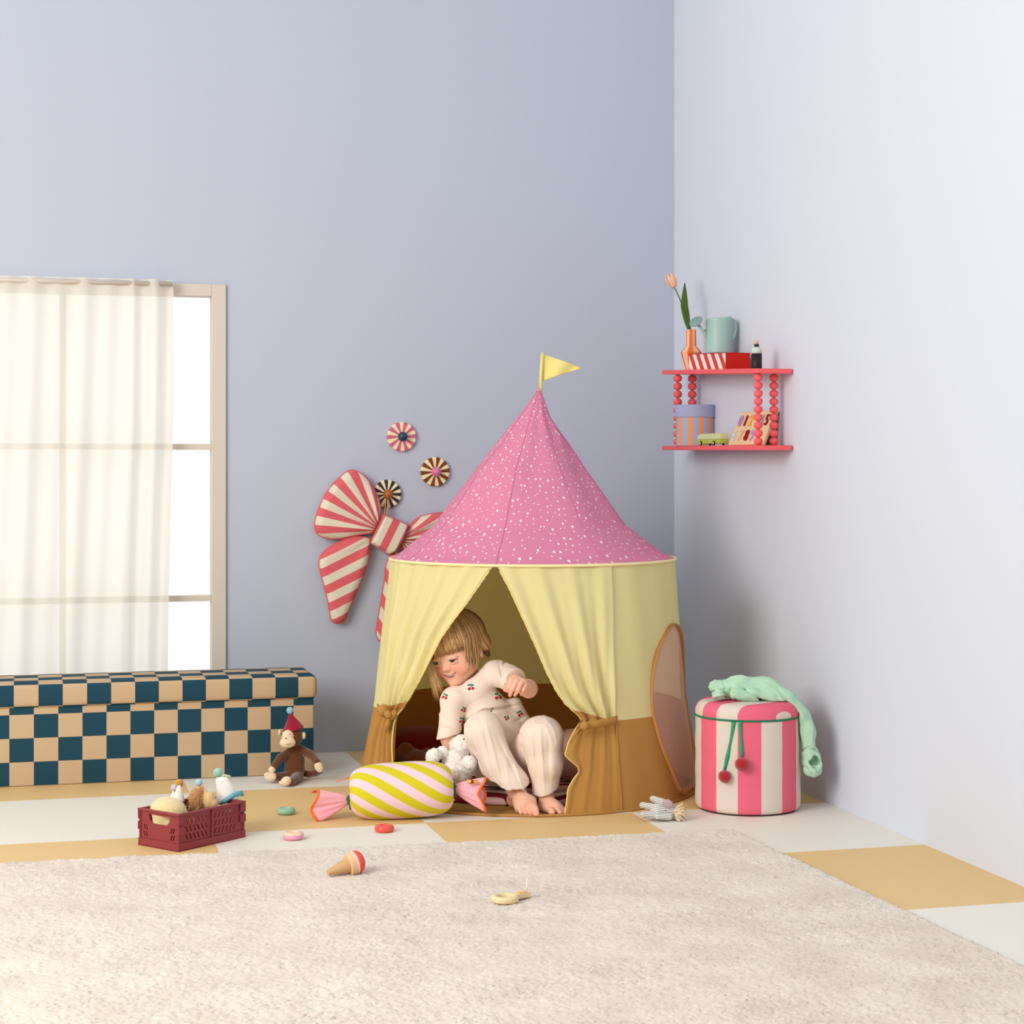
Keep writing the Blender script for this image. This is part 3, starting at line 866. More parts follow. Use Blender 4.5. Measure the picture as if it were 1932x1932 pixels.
bowpart('loop', [(770, 1040), (820, 960), (880, 905), (960, 882), (1060, 870), (1180, 860), (1290, 900), (1340, 1000), (1300, 1100), (1150, 1170), (1000, 1200), (850, 1190), (760, 1180), (730, 1130)], .026, ang_uv(kc2, 17, .3), rad_fold(kc2, 15, .5))
bowpart('knot', [(560, 960), (592, 885), (690, 920), (795, 970), (755, 1075), (695, 1180), (640, 1200), (570, 1155), (498, 1110), (530, 1030)], .034, lin_uv(-105, -210*-1*-1, 126, (632, 1045)), None, .008, it=0, ew=.009)
mb = MB(); q1 = onY(580+610/4.2, 760+905/4.2, WY-.04); q0 = onY(729.5, 930, WY-.022)
P, f = tube([q1, (q1[0]*.3+q0[0]*.7-.004, WY-.035, (q1[2]+q0[2])/2), (q0[0], WY-.022, q0[2]+.004), (q1[0]*.3+q0[0]*.7+.006, WY-.032, (q1[2]+q0[2])/2), q1+A3(.008, 0, 0)], .0035, 8, flat=.5); mb.add(P, f)
mb.build('hanging_loop', mat('tan_ribbon', (196, 150, 104)), bow)
# ================================================================ candy cushion
m_cd = mat('candy_cotton', (226, 214, 40), rough=.85, bump=.2, bscale=700)
u, w_, _, _ = uvxy(m_cd)
feed(m_cd, mixc(m_cd, mth(m_cd, 'GREATER_THAN', mth(m_cd, 'FRACT', u), .5), (210, 197, 34), (238, 204, 212)))
candy = thing('sweet_cushion', 'candy-shaped cushion in yellow and pink diagonal stripes lying before the tent', 'cushion', tw([(757-966)/FP*4.93, 4.93, 0]))
cc = v(757.5, 1491, 4.93); CR = .0755; CL = .139
ctilt = rotm(0, math.radians(-2.5), math.radians(5))
P = []; U = []; nA = 96; nT = 60
for i in range(nA+1):
    a = 2*PI*i/nA
    for j in range(nT):
        t = -1+2*j/(nT-1); th_ = t*PI/2
        x = CL*np.sign(math.sin(th_))*abs(math.sin(th_))**.62
        r = CR*abs(math.cos(th_))**.42 if abs(t) < 1 else 0
        r *= 1+.012*math.sin(a*7+x*30)*abs(t)**2
        y, z = r*math.cos(a)*1.0, r*math.sin(a)
        z = max(z, -CR*.93)
        P.append((x, y, z))
        yy = y; aa = math.atan2(z, -y)     # angle around, 0 towards the viewer
        U.append(((x*.82+aa*CR*.95)/.0515+.30, x))
P = np.array(P); U = np.array(U)
P[:, 0] = P[:, 0]
mb = MB(); 
# open the sheet at the back so the stripe coordinate is continuous in front
P2 = []; U2 = []
for i in range(nA+1):
    a = -PI+2*PI*i/nA+1e-6
    for j in range(nT):
        t = -1+2*j/(nT-1); th_ = t*PI/2
        x = CL*np.sign(math.sin(th_))*abs(math.sin(th_))**.62
        r = CR*abs(math.cos(th_))**.42
        r *= 1+.012*math.sin(a*7+x*30)*abs(t)**2-.02*max(0, abs(t)-.8)*math.sin(a*23)
        z = max(r*math.sin(a), -CR*.95)
        P2.append((x, -r*math.cos(a), z)); U2.append(((x*.62+a*CR*.92)/.0530+.33, x))
mb.add(tw(np.array(P2)@ctilt.T+cc), grid(nA+1, nT), 0, U2)
mb.build('body', m_cd, candy)
m_wp = mat('wrapper_pink', (246, 176, 190), rough=.8, bump=.1, bscale=600); m_or = mat('orange_binding', (238, 116, 48), rough=.8)
def flare(k0, k1, up0, up1, dep, lobes, ph, low=False):
    # gathered cloth fan from the knot k0 to the rim around k1 (view-frame points); up0/up1 rim heights above and below
    nu, nv = 90, 26; P = []
    for i in range(nu):
        a = 2*PI*i/nu
        for j in range(nv):
            s = j/(nv-1); c = k0*(1-s)+k1*s
            g = s**.8
            rz_ = (up0 if math.sin(a) > 0 else up1)*g+.007*(1-s)
            ry_ = dep*g+.007*(1-s)
            w = 1+.20*g*math.sin(lobes*a+ph)+.25*(1-g)*s*math.sin(11*a)
            q = c+A3(.010*s*math.sin(3*a+ph), ry_*math.cos(a)*w, rz_*math.sin(a)*w)
            q[2] = max(q[2], .003+.002*math.cos(a))
            P.append(q)
    fs = grid(nu, nv, True); mi = [0 if (k % (nv-1)) < nv-3 else 1 for k in range(len(fs))]
    mb = MB(); mb.add(tw(P), fs, mi); o = mb.build('wrapper_end', [m_wp, m_or], candy); solid(o, .002)
    return o
kl = cc+ctilt@A3(-CL-.002, 0, -.018); kr = cc+ctilt@A3(CL+.002, 0, -.002)
flare(kl, v(594, 1519, 4.90), .042, .043, .034, 3, .9)
fr_ = flare(kr, v(911, 1499, 4.93), .041, .043, .028, 3, 2.0)
m_gt = mat('dark_green_cord', (44, 104, 70), rough=.8)
for q in (kl, kr):
    mb = MB()
    P, f = torus(.009, .0045, 18, 8, Matrix.Rotation(PI/2, 4, 'Y')); mb.add(tw(P+q), f)
    P, f = ball((0, -.012, .006), .007, 10); mb.add(tw(P+q), f)
    P, f = tube([A3(0, -.012, 0), A3(.004, -.018, -.012), A3(.006, -.016, -.022)], .0028, 6); mb.add(tw(P+q), f)
    mb.build('tie_cord', m_gt, candy)
# small orange label with a dark running mark
mb = MB(); a, b, c, d_ = v(881, 1471, 4.905), v(902, 1471, 4.902), v(902, 1480, 4.900), v(881, 1480, 4.903)
P = np.array([a, b, c, d_]); mb.add(tw(P), [[0, 3, 2, 1]]); lb = mb.build('label_tag', mat('apricot_label', (246, 168, 104)), candy); solid(lb, .0012)
mb = MB()
for L in ([(888, 1472.5), (894, 1472.5)], [(891.5, 1472.5), (890.5, 1475.5), (887, 1478.5)], [(891, 1475), (894, 1478.5)]):
    P, f = tube(tw([v(x, y, 4.8995) for x, y in L]), .0011, 5); mb.add(P, f)
mb.build('mark', mat('black_print', (20, 18, 16)), lb)
mb = MB(); P, f = tube(tw([v(662, 1466, 4.99), v(648, 1470, 4.985), v(634, 1475, 4.98)]), .0035, 6, flat=.4); mb.add(P, f); mb.build('hanging_loop', m_or, candy)
# ================================================================ bead shelf on the side wall
m_sf = mat('coral_lacquer', (236, 96, 100), rough=.55, spec=.35)
Xf = 2.054; Yn = onX(1498, 697, WX)[1]; Yf = onX(1249, 700, Xf)[1]
z1 = onX(1430, 695, Xf)[2]; z2 = onX(1430, 840, Xf)[2]; TH = .0145
shelf = thing('bead_shelf', 'coral two-tier wall shelf held apart by columns of round beads', 'shelf', (WX, (Yn+Yf)/2, z2-TH))
for z in (z1, z2):
    mb = MB(); bbox(mb, (Xf, Yn, z-TH), (WX-.006, Yf, z), bev=.0015)
    mb.v[0][:, 2] += (mb.v[0][:, 1]-Yn)/(Yf-Yn)*(.036 if z == z1 else .006); mb.build('shelf_board', m_sf, shelf)
mb = MB()
for z in (z1, z2):
    bbox(mb, (WX-.006, Yn+.02, z-TH+.001), (WX, Yf-.02, z-.002)); mb.v[-1][:, 2] += (mb.v[-1][:, 1]-Yn)/(Yf-Yn)*(.036 if z == z1 else .006)
mb.build('wall_rail', m_sf, shelf)
def bz(z, y):                             # the boards rise a little towards their far end
    k = (y-Yn)/(Yf-Yn); return z+k*(.036 if z > (z1+z2)/2 else .006)
ca_ = onX(1430, 770, Xf+.016)[1]; cb_ = onX(1460, 770, Xf+.078)[1]
cc_ = onX(1278, 740, Xf+.016)[1]; cd_ = onX(1306, 740, Xf+.078)[1]
for (x, y, n_) in ((Xf+.017, ca_, 9), (Xf+.078, cb_, 9), (Xf+.017, cc_, 9), (Xf+.078, cd_, 9)):
    zlo = bz(z2, y); mb = MB(); H_ = bz(z1, y)-TH-zlo; r = H_/n_/2
    for k in range(n_):
        P, f = ball((x, y, zlo+r*(2*k+1)), (r*1.12, r*1.12, r*1.02), 20); mb.add(P, f)
    mb.build('bead_column', m_sf, shelf)
# ---- on the top board
# faceted vase with one tulip
vc = onX(1303, 690, Xf+.034); vy = vc[1]; vx = Xf+.036; Zt = bz(z1, vy)
sc = FP/(vx*FX+vy*FY)
vase = thing('faceted_vase', 'small faceted peach and orange vase on the top shelf board', 'vase', (vx, vy, Zt))
m_v = stripes('vase_glaze', (250, 186, 150), (226, 112, 48), rough=.4)
prof = [(10/sc, 0), (20/sc, 33/sc), (9.5/sc, 45/sc), (9/sc, 76/sc), (7.5/sc, 76/sc), (7.5/sc, 46/sc), (0, 44/sc)]
nf_ = 10; P = []; U = []
for i in range(nf_+1):
    a = 2*PI*i/nf_+.2
    for k, (r, z) in enumerate(prof): P.append((vx+r*math.cos(a), vy+r*math.sin(a), Zt+z)); U.append((i/2+.01, z))
mb = MB()
fs = []
for i in range(nf_):
    for k in range(len(prof)-1):
        a_ = i*len(prof)+k; b_ = (i+1)*len(prof)+k; fs.append([a_, b_, b_+1, a_+1])
# one uv per face strip, so neighbouring facets alternate
Pn, Un, Fn = [], [], []
for q, f in enumerate(fs):
    i = q//(len(prof)-1)
    Fn.append([len(Pn)+k for k in range(4)])
    for vi in f: Pn.append(P[vi]); Un.append((.25 if i % 2 else .75, 0))
mb.add(Pn, Fn, 0, Un, smooth=False); mb.build('body', m_v, vase)
m_stem = mat('tulip_green', (70, 100, 34), rough=.6); m_tul = mat('peach_petal', (250, 206, 174), rough=.8, trans=.2)
dv = vx*FX+vy*FY
tul = thing('tulip', 'single peach tulip standing in the faceted vase', 'flower', (vx, vy, Zt+.05))
mb = MB(); P, f = tube(tw([v(1304, 640, dv), v(1299, 615, dv), v(1289, 580, dv), v(1280, 558, dv), v(1273, 543, dv)]), [.0022, .0022, .002, .002, .0022], 8); mb.add(P, f); mb.build('stem', m_stem, tul)
mb = MB(); L = []
for t in np.linspace(0, 1, 20):
    px = np.interp(t, [0, .25, .55, 1], [1302, 1296, 1291, 1292]); py = 628+(534-628)*t; w = 7.0*math.sin(PI*min(1, t*.93+.07))**.8*(1 if t < .6 else 1-.2*(t-.6))
    w = w if t < .97 else .6
    L += [v(px-w, py, dv-.003), v(px, py, dv+.002), v(px+w, py, dv-.004)]
mb.add(tw(L), grid(20, 3)); o = mb.build('leaf', m_stem, tul); solid(o, .0008)
bc = v(1266.5, 529, dv)
hd = mb_head = None
tilt = rotm(0, math.radians(-24), 0)
pet = []
for k in range(6):
    P = []; inner = k % 2
    a0 = k*PI/3
    for i in range(12):
        s = i/11
        for j in range(9):
            q = (j/8-.5)*2
            w = math.radians(42)*math.sin(PI*min(1, .18+.80*s))**.7
            r = (.0105+.0025*inner)*math.sin(PI*(.12+.66*s))**.8*(1.0)
            a = a0+q*w
            P.append((r*math.cos(a), r*math.sin(a), -.019+.037*s-.003*q*q*s))
    mb = MB(); mb.add(tw(np.array(P)@tilt.T*1.3+bc), grid(12, 9)); o = mb.build('petal', m_tul, tul); solid(o, .0008)
# striped box with the watering can on it
bY0, bY1 = onX(1370, 690, Xf+.008)[1], onX(1301, 690, Xf+.008)[1]
Zt = bz(z1, bY0); bx0 = Xf+.006; bx1 = bx0+.080; bh = .0485
m_sb = mat('box_stripe', (206, 68, 58), rough=.7)
u, w_, _, _ = uvxy(m_sb)
feed(m_sb, mixc(m_sb, mth(m_sb, 'GREATER_THAN', mth(m_sb, 'FRACT', u), .52), (206, 66, 58), (250, 226, 218)))
m_rd = mat('box_red', (188, 28, 18), rough=.7)
sbx = thing('striped_box', 'flat red box with red and white diagonal stripes under the watering can', 'box', ((bx0+bx1)/2, (bY0+bY1)/2, Zt))
tl = bz(z1, bY1)-bz(z1, bY0)
mb = MB(); P, f = boxv((bx0, bY0, Zt), (bx1, bY1, Zt+bh)); P[:, 2] += (P[:, 1]-bY0)/(bY1-bY0)*tl
Pn, Un, Fn = [], [], []
mi = []
for q in f:
    Fn.append([len(Pn)+k for k in range(4)])
    nx_ = all(abs(P[i][0]-bx0) < 1e-6 for i in q); mi.append(0 if nx_ else 1)
    for i in q: Pn.append(P[i]); Un.append((-(P[i][1]-(P[i][2]-Zt)*.85)/.062, 0))
mb.add(Pn, Fn, mi, Un, smooth=False); mb.build('box', [m_sb, m_rd], sbx)
mb = MB(); bbox(mb, (bx0-.0012, bY0-.0012, Zt+bh), (bx1+.0012, bY1+.0012, Zt+bh+.002)); mb.v[0][:, 2] += (mb.v[0][:, 1]-bY0)/(bY1-bY0)*tl; mb.build('lid', m_rd, sbx)
# watering can
m_wc = mat('sage_enamel', (158, 190, 182), rough=.45, spec=.4)
wy = onX(1357, 640, Xf+.048)[1]; wx = Xf+.048; dd_ = wx*FX+wy*FY; sc = FP/dd_; Zc = Zt+bh+.002+(wy-bY0)/(bY1-bY0)*tl
can = thing('watering_can', 'pale sage green metal watering can standing on the striped box', 'watering can', (wx, wy, Zc))
R0 = 26/sc; Hc = 65/sc
prof = [(0, 0), (R0, 0), (R0+.0005, .002), (R0*.98, .01), (R0*.97, Hc*.95), (R0*.99, Hc), (R0*.93, Hc+.001), (R0*.55, Hc+.003), (R0*.5, Hc-.002), (R0*.5, Hc-.02)]
P, f = lathe(prof, 40, cap=False); mb = MB(); mb.add(P+A3(wx, wy, Zc), f); cb = mb.build('body', m_wc, can)
mb = MB(); P, f = lathe([(0, 0), (R0*.52, 0)], 30, cap=False); mb.add(P+A3(wx, wy, Zc+Hc-.004), f); mb.build('opening', mat('dark_hole', (30, 40, 38)), can)
mb = MB(); P, f = tube(tw([v(1340, 646, dd_), v(1330, 630, dd_-.01), v(1314, 608, dd_-.022)]), [.0085, .0055, .0042], 12); mb.add(P, f)
sp_ = mb.build('spout', m_wc, can)
# rose head tilted
rc_ = v(1313, 607, dd_-.022); ax = Vector(tw(v(1313, 607, dd_-.022))-tw(v(1325, 622, dd_-.014))).normalized()
M = Matrix.Translation(Vector(tw(rc_)))@(Vector((ax.x*1.0-.35*FX*1.6, ax.y-.35*FY*1.6, ax.z+.15)).to_track_quat('Z', 'Y').to_matrix().to_4x4())
P, f = lathe([(.005, -.014), (.0215, -.001), (.0225, .001), (.0205, .0025), (0, .0035)], 32, M); mb = MB(); mb.add(P, f); mb.build('sprinkler_rose', mat('sage_dark', (128, 152, 148), rough=.5), can)
mb = MB(); P, f = tube(tw([v(1366, 602, dd_-.03), v(1376, 600, dd_-.02), v(1386, 606, dd_-.005), v(1389, 620, dd_), v(1385, 634, dd_-.01), v(1372, 648, dd_-.03)]), .006, 10, flat=.3, up=tw(A3(1, 0, 0)).tolist()); mb.add(P, f); mb.build('handle', m_wc, can)
mb = MB(); P, f = tube(tw([v(1334, 622, dd_), v(1327, 624, dd_-.012)]), .0022, 6); mb.add(P, f); mb.build('brace', mat('sage_dark', (128, 152, 148)), can)
# little bottle
by_ = onX(1427.5, 680, Xf+.030)[1]; bx_ = Xf+.030; Zt = bz(z1, by_); sc = FP/(bx_*FX+by_*FY)
bt = thing('toy_bottle', 'small black and pale green wooden bottle with a cork at the shelf end', 'bottle', (bx_, by_, Zt))
for nm, prof, m in (('body', [(0, 0), (9.6, 0), (10, 1), (10, 28.5), (0, 28.5)], mat('bottle_black', (34, 36, 36), rough=.5)),
                    ('shoulder', [(0, 28.5), (10, 28.5), (10, 34), (8.5, 38.5), (5, 41), (0, 41)], mat('bottle_sage', (196, 212, 192), rough=.6)),
                    ('neck', [(0, 41), (4.6, 41), (4.6, 46), (0, 46)], MATS['bottle_black']), ('cork', [(0, 46), (3.2, 46), (3.6, 52), (2.6, 53.5), (0, 53.5)], mat('cork_wood', (214, 170, 128)))):
    P, f = lathe([(a/sc, b/sc) for a, b in prof], 28, cap=False); mb = MB(); mb.add(P+A3(bx_, by_, Zt), f); mb.build(nm, m, bt)
# ---- on the lower board
rx_, ry_ = Xf+.062, onX(1312, 800, Xf+.062)[1]; Zb = bz(z2, ry_); sc = FP/(rx_*FX+ry_*FY); R0 = 36.5/sc
m_hb = mat('hat_box_stripe', (166, 176, 208), rough=.75)
u, w_, _, _ = uvxy(m_hb)
feed(m_hb, mixc(m_hb, mth(m_hb, 'GREATER_THAN', mth(m_hb, 'FRACT', u), .5), (232, 160, 104), (166, 178, 210)))
hb = thing('hat_box', 'round box with lilac lid and lilac and apricot stripes on the lower shelf board', 'box', (rx_, ry_, Zb))
hb1 = 62/sc; hb2 = 77/sc
P = []; U = []
for i in range(73):
    a = 2*PI*i/72
    for z in (0, hb1): P.append((rx_+R0*math.cos(a), ry_+R0*math.sin(a), Zb+.0005+z)); U.append((i/72*11+.1, z))
mb = MB(); mb.add(P, grid(73, 2), 0, U); mb.build('box', m_hb, hb)
P, f = lathe([(R0+.0015, 54/sc), (R0+.0035, 54/sc), (R0+.0035, hb2), (0, hb2+.0005)], 72, cap=False); mb = MB(); mb.add(P+A3(rx_, ry_, Zb), f, smooth=False); mb.build('lid', mat('lilac_board', (166, 172, 206), rough=.8), hb)
# toy van
vx_ = Xf+.026; va, vb = onX(1321.5, 830, vx_)[1], onX(1366, 830, vx_)[1]
m_va, m_vb = mat('van_pale', (206, 210, 160), rough=.6), mat('van_lime', (176, 186, 70), rough=.6)
van = thing('toy_van', 'tiny two-tone green wooden van on the lower shelf board', 'toy van', (vx_, (va+vb)/2, Zb))
L_ = vb*0+va-vb; Zb = bz(z2, va)
wr_ = .0068
def vp(poly, nm, m, w):
    mb = MB(); M = Matrix.Translation((vx_, vb, Zb))@Matrix.Rotation(PI/2, 4, 'Z'); prism(mb, poly, -w, w, M); o = mb.build(nm, m, van); solid(o, 0, bevel=.0015); return o
vp([(0, .005), (L_, .005), (L_, .0185), (0, .0185)], 'lower_body', m_vb, .014)
vp([(0, .0187), (L_, .0187), (L_*.94, .032), (L_*.86, .037), (.004, .037), (0, .035)], 'upper_body', m_va, .0135)
for yy in (vb+L_*.22, vb+L_*.78):
    for xx in (vx_-.0155, vx_+.0155):
        M = Matrix.Translation((xx, yy, Zb+wr_))@Matrix.Rotation(PI/2, 4, 'Y')
        P, f = lathe([(0, -.002), (wr_, -.002), (wr_, .002), (0, .002)], 24, M, cap=False); mb = MB(); mb.add(P, f, smooth=False); w_o = mb.build('wheel', mat('tyre_black', (28, 26, 26)), van)
        P, f = lathe([(0, -.0027), (wr_*.55, -.0027), (wr_*.55, .0027), (0, .0027)], 20, M, cap=False); mb = MB(); mb.add(P, f, smooth=False); mb.build('hub', mat('hub_white', (226, 214, 206)), w_o)
# number puzzle
m_bd = mat('pale_beech', (230, 194, 156), rough=.6)
p0 = tw(v(1372, 838.5, 5.36)); px1 = onX(1441, 837, 2.10)
d1 = 5.40; d0 = 5.13
A_ = onX(1373, 838, Xf+.034); Zb = bz(z2, A_[1]); A_[2] = Zb+.0015
B_ = onX(1438, 838, Xf+.054); B_[2] = Zb+.0015
ux = (B_-A_); Wb = np.linalg.norm(ux); ux /= Wb
nh = np.cross(A3(0, 0, 1), ux); 
if nh[0] < 0: nh = -nh                      # horizontal direction towards the wall
th_ = math.radians(24); uz = A3(0, 0, 1)*math.cos(th_)+nh*math.sin(th_); un = np.cross(ux, uz)
if un[0] > 0: un = -un
Hb = .112
MBd = Matrix(((ux[0], -un[0], uz[0], A_[0]), (ux[1], -un[1], uz[1], A_[1]), (ux[2], -un[2], uz[2], A_[2]), (0, 0, 0, 1)))
pz = thing('number_puzzle', 'beech board with coloured wooden numbers leaning on the lower shelf board', 'puzzle', tuple(A_))
mb = MB(); bbox(mb, (0, 0, 0), (Wb, .012, Hb), MBd, bev=.003); mb.build('board', m_bd, pz)
mb = MB(); bbox(mb, (Wb*.1, .012, .0), (Wb*.9, .016, .010), MBd); mb.build('back_ledge', m_bd, pz)
dc = {'0': (178, 146, 196), '1': (134, 42, 22), '2': (232, 176, 74), '3': (240, 228, 206), '4': (160, 176, 158), '5': (140, 24, 20), '6': (206, 214, 204), '7': (214, 178, 140), '8': (148, 34, 22), '9': (186, 160, 214)}
def digit(ch, x, z, h):
    cu_ = bpy.data.curves.new('digit', 'FONT'); cu_.body = ch; cu_.size = h*1.38; cu_.extrude = .0028; cu_.align_x = 'CENTER'; cu_.offset = .0002
    o = bpy.data.objects.new('tmp', cu_); COL.objects.link(o)
    dg = bpy.context.evaluated_depsgraph_get(); me = bpy.data.meshes.new_from_object(o.evaluated_get(dg))
    V = np.array([tuple(q.co) for q in me.vertices]); f = [list(q.vertices) for q in me.polygons]
    bpy.data.objects.remove(o); bpy.data.curves.remove(cu_)
    # text plane x,y -> board x,z, thickness towards the viewer
    Q = np.stack([x+V[:, 0], -.0022-V[:, 2]+0*V[:, 0], z+V[:, 1]], 1)
    mb = MB(); mb.add(xf(MBd, Q), f, smooth=False); ob = mb.build('digit', mat('digit_'+ch, dc[ch], rough=.6), pz)
    ob['label'] = 'wooden numeral '+ch
for i, ch in enumerate('012345'): digit(ch, Wb*(.13+.15*i), Hb*.56, .036)
for i, ch in enumerate('6789'): digit(ch, Wb*(.13+.17*i), Hb*.12, .036)
# ================================================================ rings, ice cream, wooden magnifier
def ring(px, py, c, c2, label, R=.0165, r=.0088):
    q = fl(px, py); t = thing('toy_doughnut', label, 'toy doughnut', (q[0], q[1], 0), 'wooden doughnut rings on the floor')
    P, f = torus(R, r, 48, 16); mb = MB(); mb.add(P+A3(q[0], q[1], r), f); mb.build('ring', mat('ring_'+label.split()[0], c, rough=.35, coat=.3), t)
    if c2:
        P = []; 
        for i in range(48):
            a = 2*PI*i/48; ww = .0012*math.sin(a*5)
            for j in range(7):
                b = math.radians(22+136*j/6); rr = r+.0007
                P.append((q[0]+(R+(rr*math.cos(b)+ww*abs(math.cos(b))))*math.cos(a), q[1]+(R+rr*math.cos(b)+ww*abs(math.cos(b)))*math.sin(a), r+rr*math.sin(b)))
        mb = MB(); mb.add(P, grid(48, 7, True)); mb.build('icing', mat('icing_cream', c2, rough=.4), t)
ring(540, 1536, (150, 192, 162), None, 'mint green wooden doughnut ring on the ochre floor tile')
ring(553, 1583.5, (232, 156, 182), (240, 202, 170), 'pink wooden doughnut ring with cream icing near the rug edge', .0175, .0094)
ring(725, 1569, (228, 86, 72), None, 'red wooden doughnut ring on the white tile before the candy cushion', .0168, .009)
# ice cream cone lying on the rug
ic0 = fl(618, 1653, RUGZ); ic1 = fl(679, 1645.5, RUGZ)
dirh = Vector(ic1-ic0); Lc = .088; dirh.normalize()
R1, R0_ = .0265, .0065
sl = math.asin((R1-R0_)/Lc)
axd = (dirh*math.cos(sl)+Vector((0, 0, 1))*math.sin(sl)).normalized()
st_ = Vector(ic0)+Vector((0, 0, R0_+.001))
Mi = Matrix.Translation(st_)@axd.to_track_quat('Z', 'Y').to_matrix().to_4x4()
ice = thing('toy_ice_cream', 'wooden ice cream cone with a red scoop lying on the rug', 'toy ice cream', tuple(ic0))
for nm, prof, m in (('cone', [(0, 0), (.0058, 0), (.0066, .001), (.0178, .056), (0, .056)], mat('cone_wood', (206, 160, 112), rough=.6)),
                    ('collar', [(0, .052), (.0235, .052), (.0245, .053), (.026, .066), (0, .066)], mat('collar_wood', (224, 184, 142), rough=.6)),
                    ('cream_layer', [(0, .066), (.0262, .066), (.0262, .070), (0, .070)], mat('pink_layer', (246, 204, 190), rough=.6)),
                    ('scoop', [(0, .070), (.0262, .070)]+[(.0262*math.cos(a), .074+.018*math.sin(a)) for a in np.linspace(0, PI/2, 12)], mat('scoop_red', (222, 88, 76), rough=.6))):
    P, f = lathe(prof, 40, Mi, cap=False); mb = MB(); mb.add(P, f); o = mb.build(nm, m, ice)
    for p in o.data.polygons: p.use_smooth = (nm == 'scoop')
# wooden ring tool with an upright peg
q = fl(953, 1701, RUGZ)
m_lw = mat('light_maple', (226, 206, 158), rough=.6)
tool = thing('wooden_magnifier', 'pale wooden ring with a short handle and an upright white peg on the rug', 'wooden toy', (q[0], q[1], RUGZ))
qc = A3(q[0], q[1], RUGZ+.0075)
P, f = lathe([(.0165, -.007), (.0275, -.007), (.029, -.004), (.029, .002), (.027, .005), (.0235, .0065), (.018, .0055), (.0165, .003), (.0165, -.007)], 56, cap=False); mb = MB(); mb.add(P+qc, f)
mb.build('ring', m_lw, tool)
hd_ = fl(1005, 1691.5, RUGZ)-q; hd_ /= np.linalg.norm(hd_); ha = math.atan2(hd_[1], hd_[0])
M = Matrix.Translation(qc)@Matrix.Rotation(ha, 4, 'Z')
mb = MB(); bbox(mb, (.025, -.0075, -.006), (.064, .0075, .0055), M, bev=.0015); hn = mb.build('handle', m_lw, tool)
mb = MB(); bbox(mb, (.034, -.0068, .0055), (.056, .0068, .0068), M, bev=.0005); mb.build('orange_plate', mat('orange_plate', (244, 178, 128), rough=.5), hn)
mb = MB(); P, f = tube([xf(M, A3(.058, 0, .005)), xf(M, A3(.0575, 0, .02)), xf(M, A3(.0595, 0, .034))], .0011, 6); mb.add(P, f); mb.build('peg', mat('peg_white', (246, 238, 226)), tool)
# ================================================================ folding crate with toys
m_cr = mat('maroon_plastic', (138, 50, 56), rough=.45, spec=.4)
c0 = fl(336.7, 1607.7); c1 = fl(461.4, 1579.5); c2 = fl(258, 1595)
ul = c1-c0; LL = np.linalg.norm(ul); ul /= LL
uw = np.cross(A3(0, 0, 1), ul); LW = abs((c2-c0)@uw)
CZ = .0925
Mc = Matrix(((ul[0], uw[0], 0, c0[0]), (ul[1], uw[1], 0, c0[1]), (0, 0, 1, 0), (0, 0, 0, 1)))   # x along the long side, y along the short side
crate = thing('folding_crate', 'maroon plastic folding crate with slotted sides holding plush toys', 'crate', tuple((c0+c1+uw*LW)/2)[:2]+(0,))
print('crate', LL, LW)
def holed_panel(name, L, Z0, Z1, holes, Mp, th=.003):
    cu_ = bpy.data.curves.new('c', 'CURVE'); cu_.dimensions = '2D'; cu_.fill_mode = 'BOTH'; cu_.extrude = th/2
    def sp_l(pts):
        s_ = cu_.splines.new('POLY'); s_.points.add(len(pts)-1); s_.use_cyclic_u = True
        for i, (a, b) in enumerate(pts): s_.points[i].co = (a, b, 0, 1)
    sp_l([(0, Z0), (L, Z0), (L, Z1), (0, Z1)])
    for h in holes: sp_l(h)
    o = bpy.data.objects.new('t', cu_); COL.objects.link(o)
    me = bpy.data.meshes.new_from_object(o.evaluated_get(bpy.context.evaluated_depsgraph_get()))
    V = np.array([tuple(q.co) for q in me.vertices]); f = [list(q.vertices) for q in me.polygons]
    bpy.data.objects.remove(o); bpy.data.curves.remove(cu_)
    Q = np.stack([V[:, 0], V[:, 2], V[:, 1]], 1)
    mb = MB(); mb.add(xf(Mp, Q), f, smooth=False); return mb.build(name, m_cr, crate)
def slot(x, z, w, h, sl_): return [(x, z), (x+w, z), (x+w+sl_, z+h), (x+sl_, z+h)]
HL = []
for side in (0, 1):
    for r in range(3):
        for k in range(6):
            x = .024+side*(LL-.048)*.51+k*(LL*.5-.034)/6+.006
            HL.append(slot(x, .025+r*.019, .0042, .0145, -.006 if side == 0 else .006))
zt2 = CZ-.006
HS = []
cx_ = LW/2
hw_ = LW*.27
HS.append([(cx_-hw_, zt2-.006), (cx_+hw_, zt2-.006), (cx_+hw_*.98, zt2-.016), (cx_+hw_*.72, zt2-.028), (cx_-hw_*.72, zt2-.028), (cx_-hw_*.98, zt2-.016)])
for r in range(2):
    for k in range(2):
        HS.append(slot(.020+k*.008, .024+r*.017, .0038, .013, -.005+0*k)); HS.append(slot(LW-.030+k*.008, .024+r*.017, .0038, .013, .005))
for yy in (0.004, LW-.004): holed_panel('long_side', LL, .016, zt2, HL, Mc@Matrix.Translation((0, yy, 0)))
for xx in (0.004, LL-.004): holed_panel('short_side', LW, .016, zt2, HS, Mc@Matrix.Translation((xx, 0, 0))@Matrix.Rotation(PI/2, 4, 'Z'))
mb = MB()
bbox(mb, (-.002, -.002, 0.0), (LL+.002, LW+.002, .003), Mc)
for lo, hi in (((-.002, -.002, 0), (LL+.002, .006, .019)), ((-.002, LW-.006, 0), (LL+.002, LW+.002, .019)), ((-.002, .006, 0), (.006, LW-.006, .019)), ((LL-.006, .006, 0), (LL+.002, LW-.006, .019))):
    bbox(mb, lo, hi, Mc, bev=.001)
mb.build('base_tray', m_cr, crate)
mb = MB()
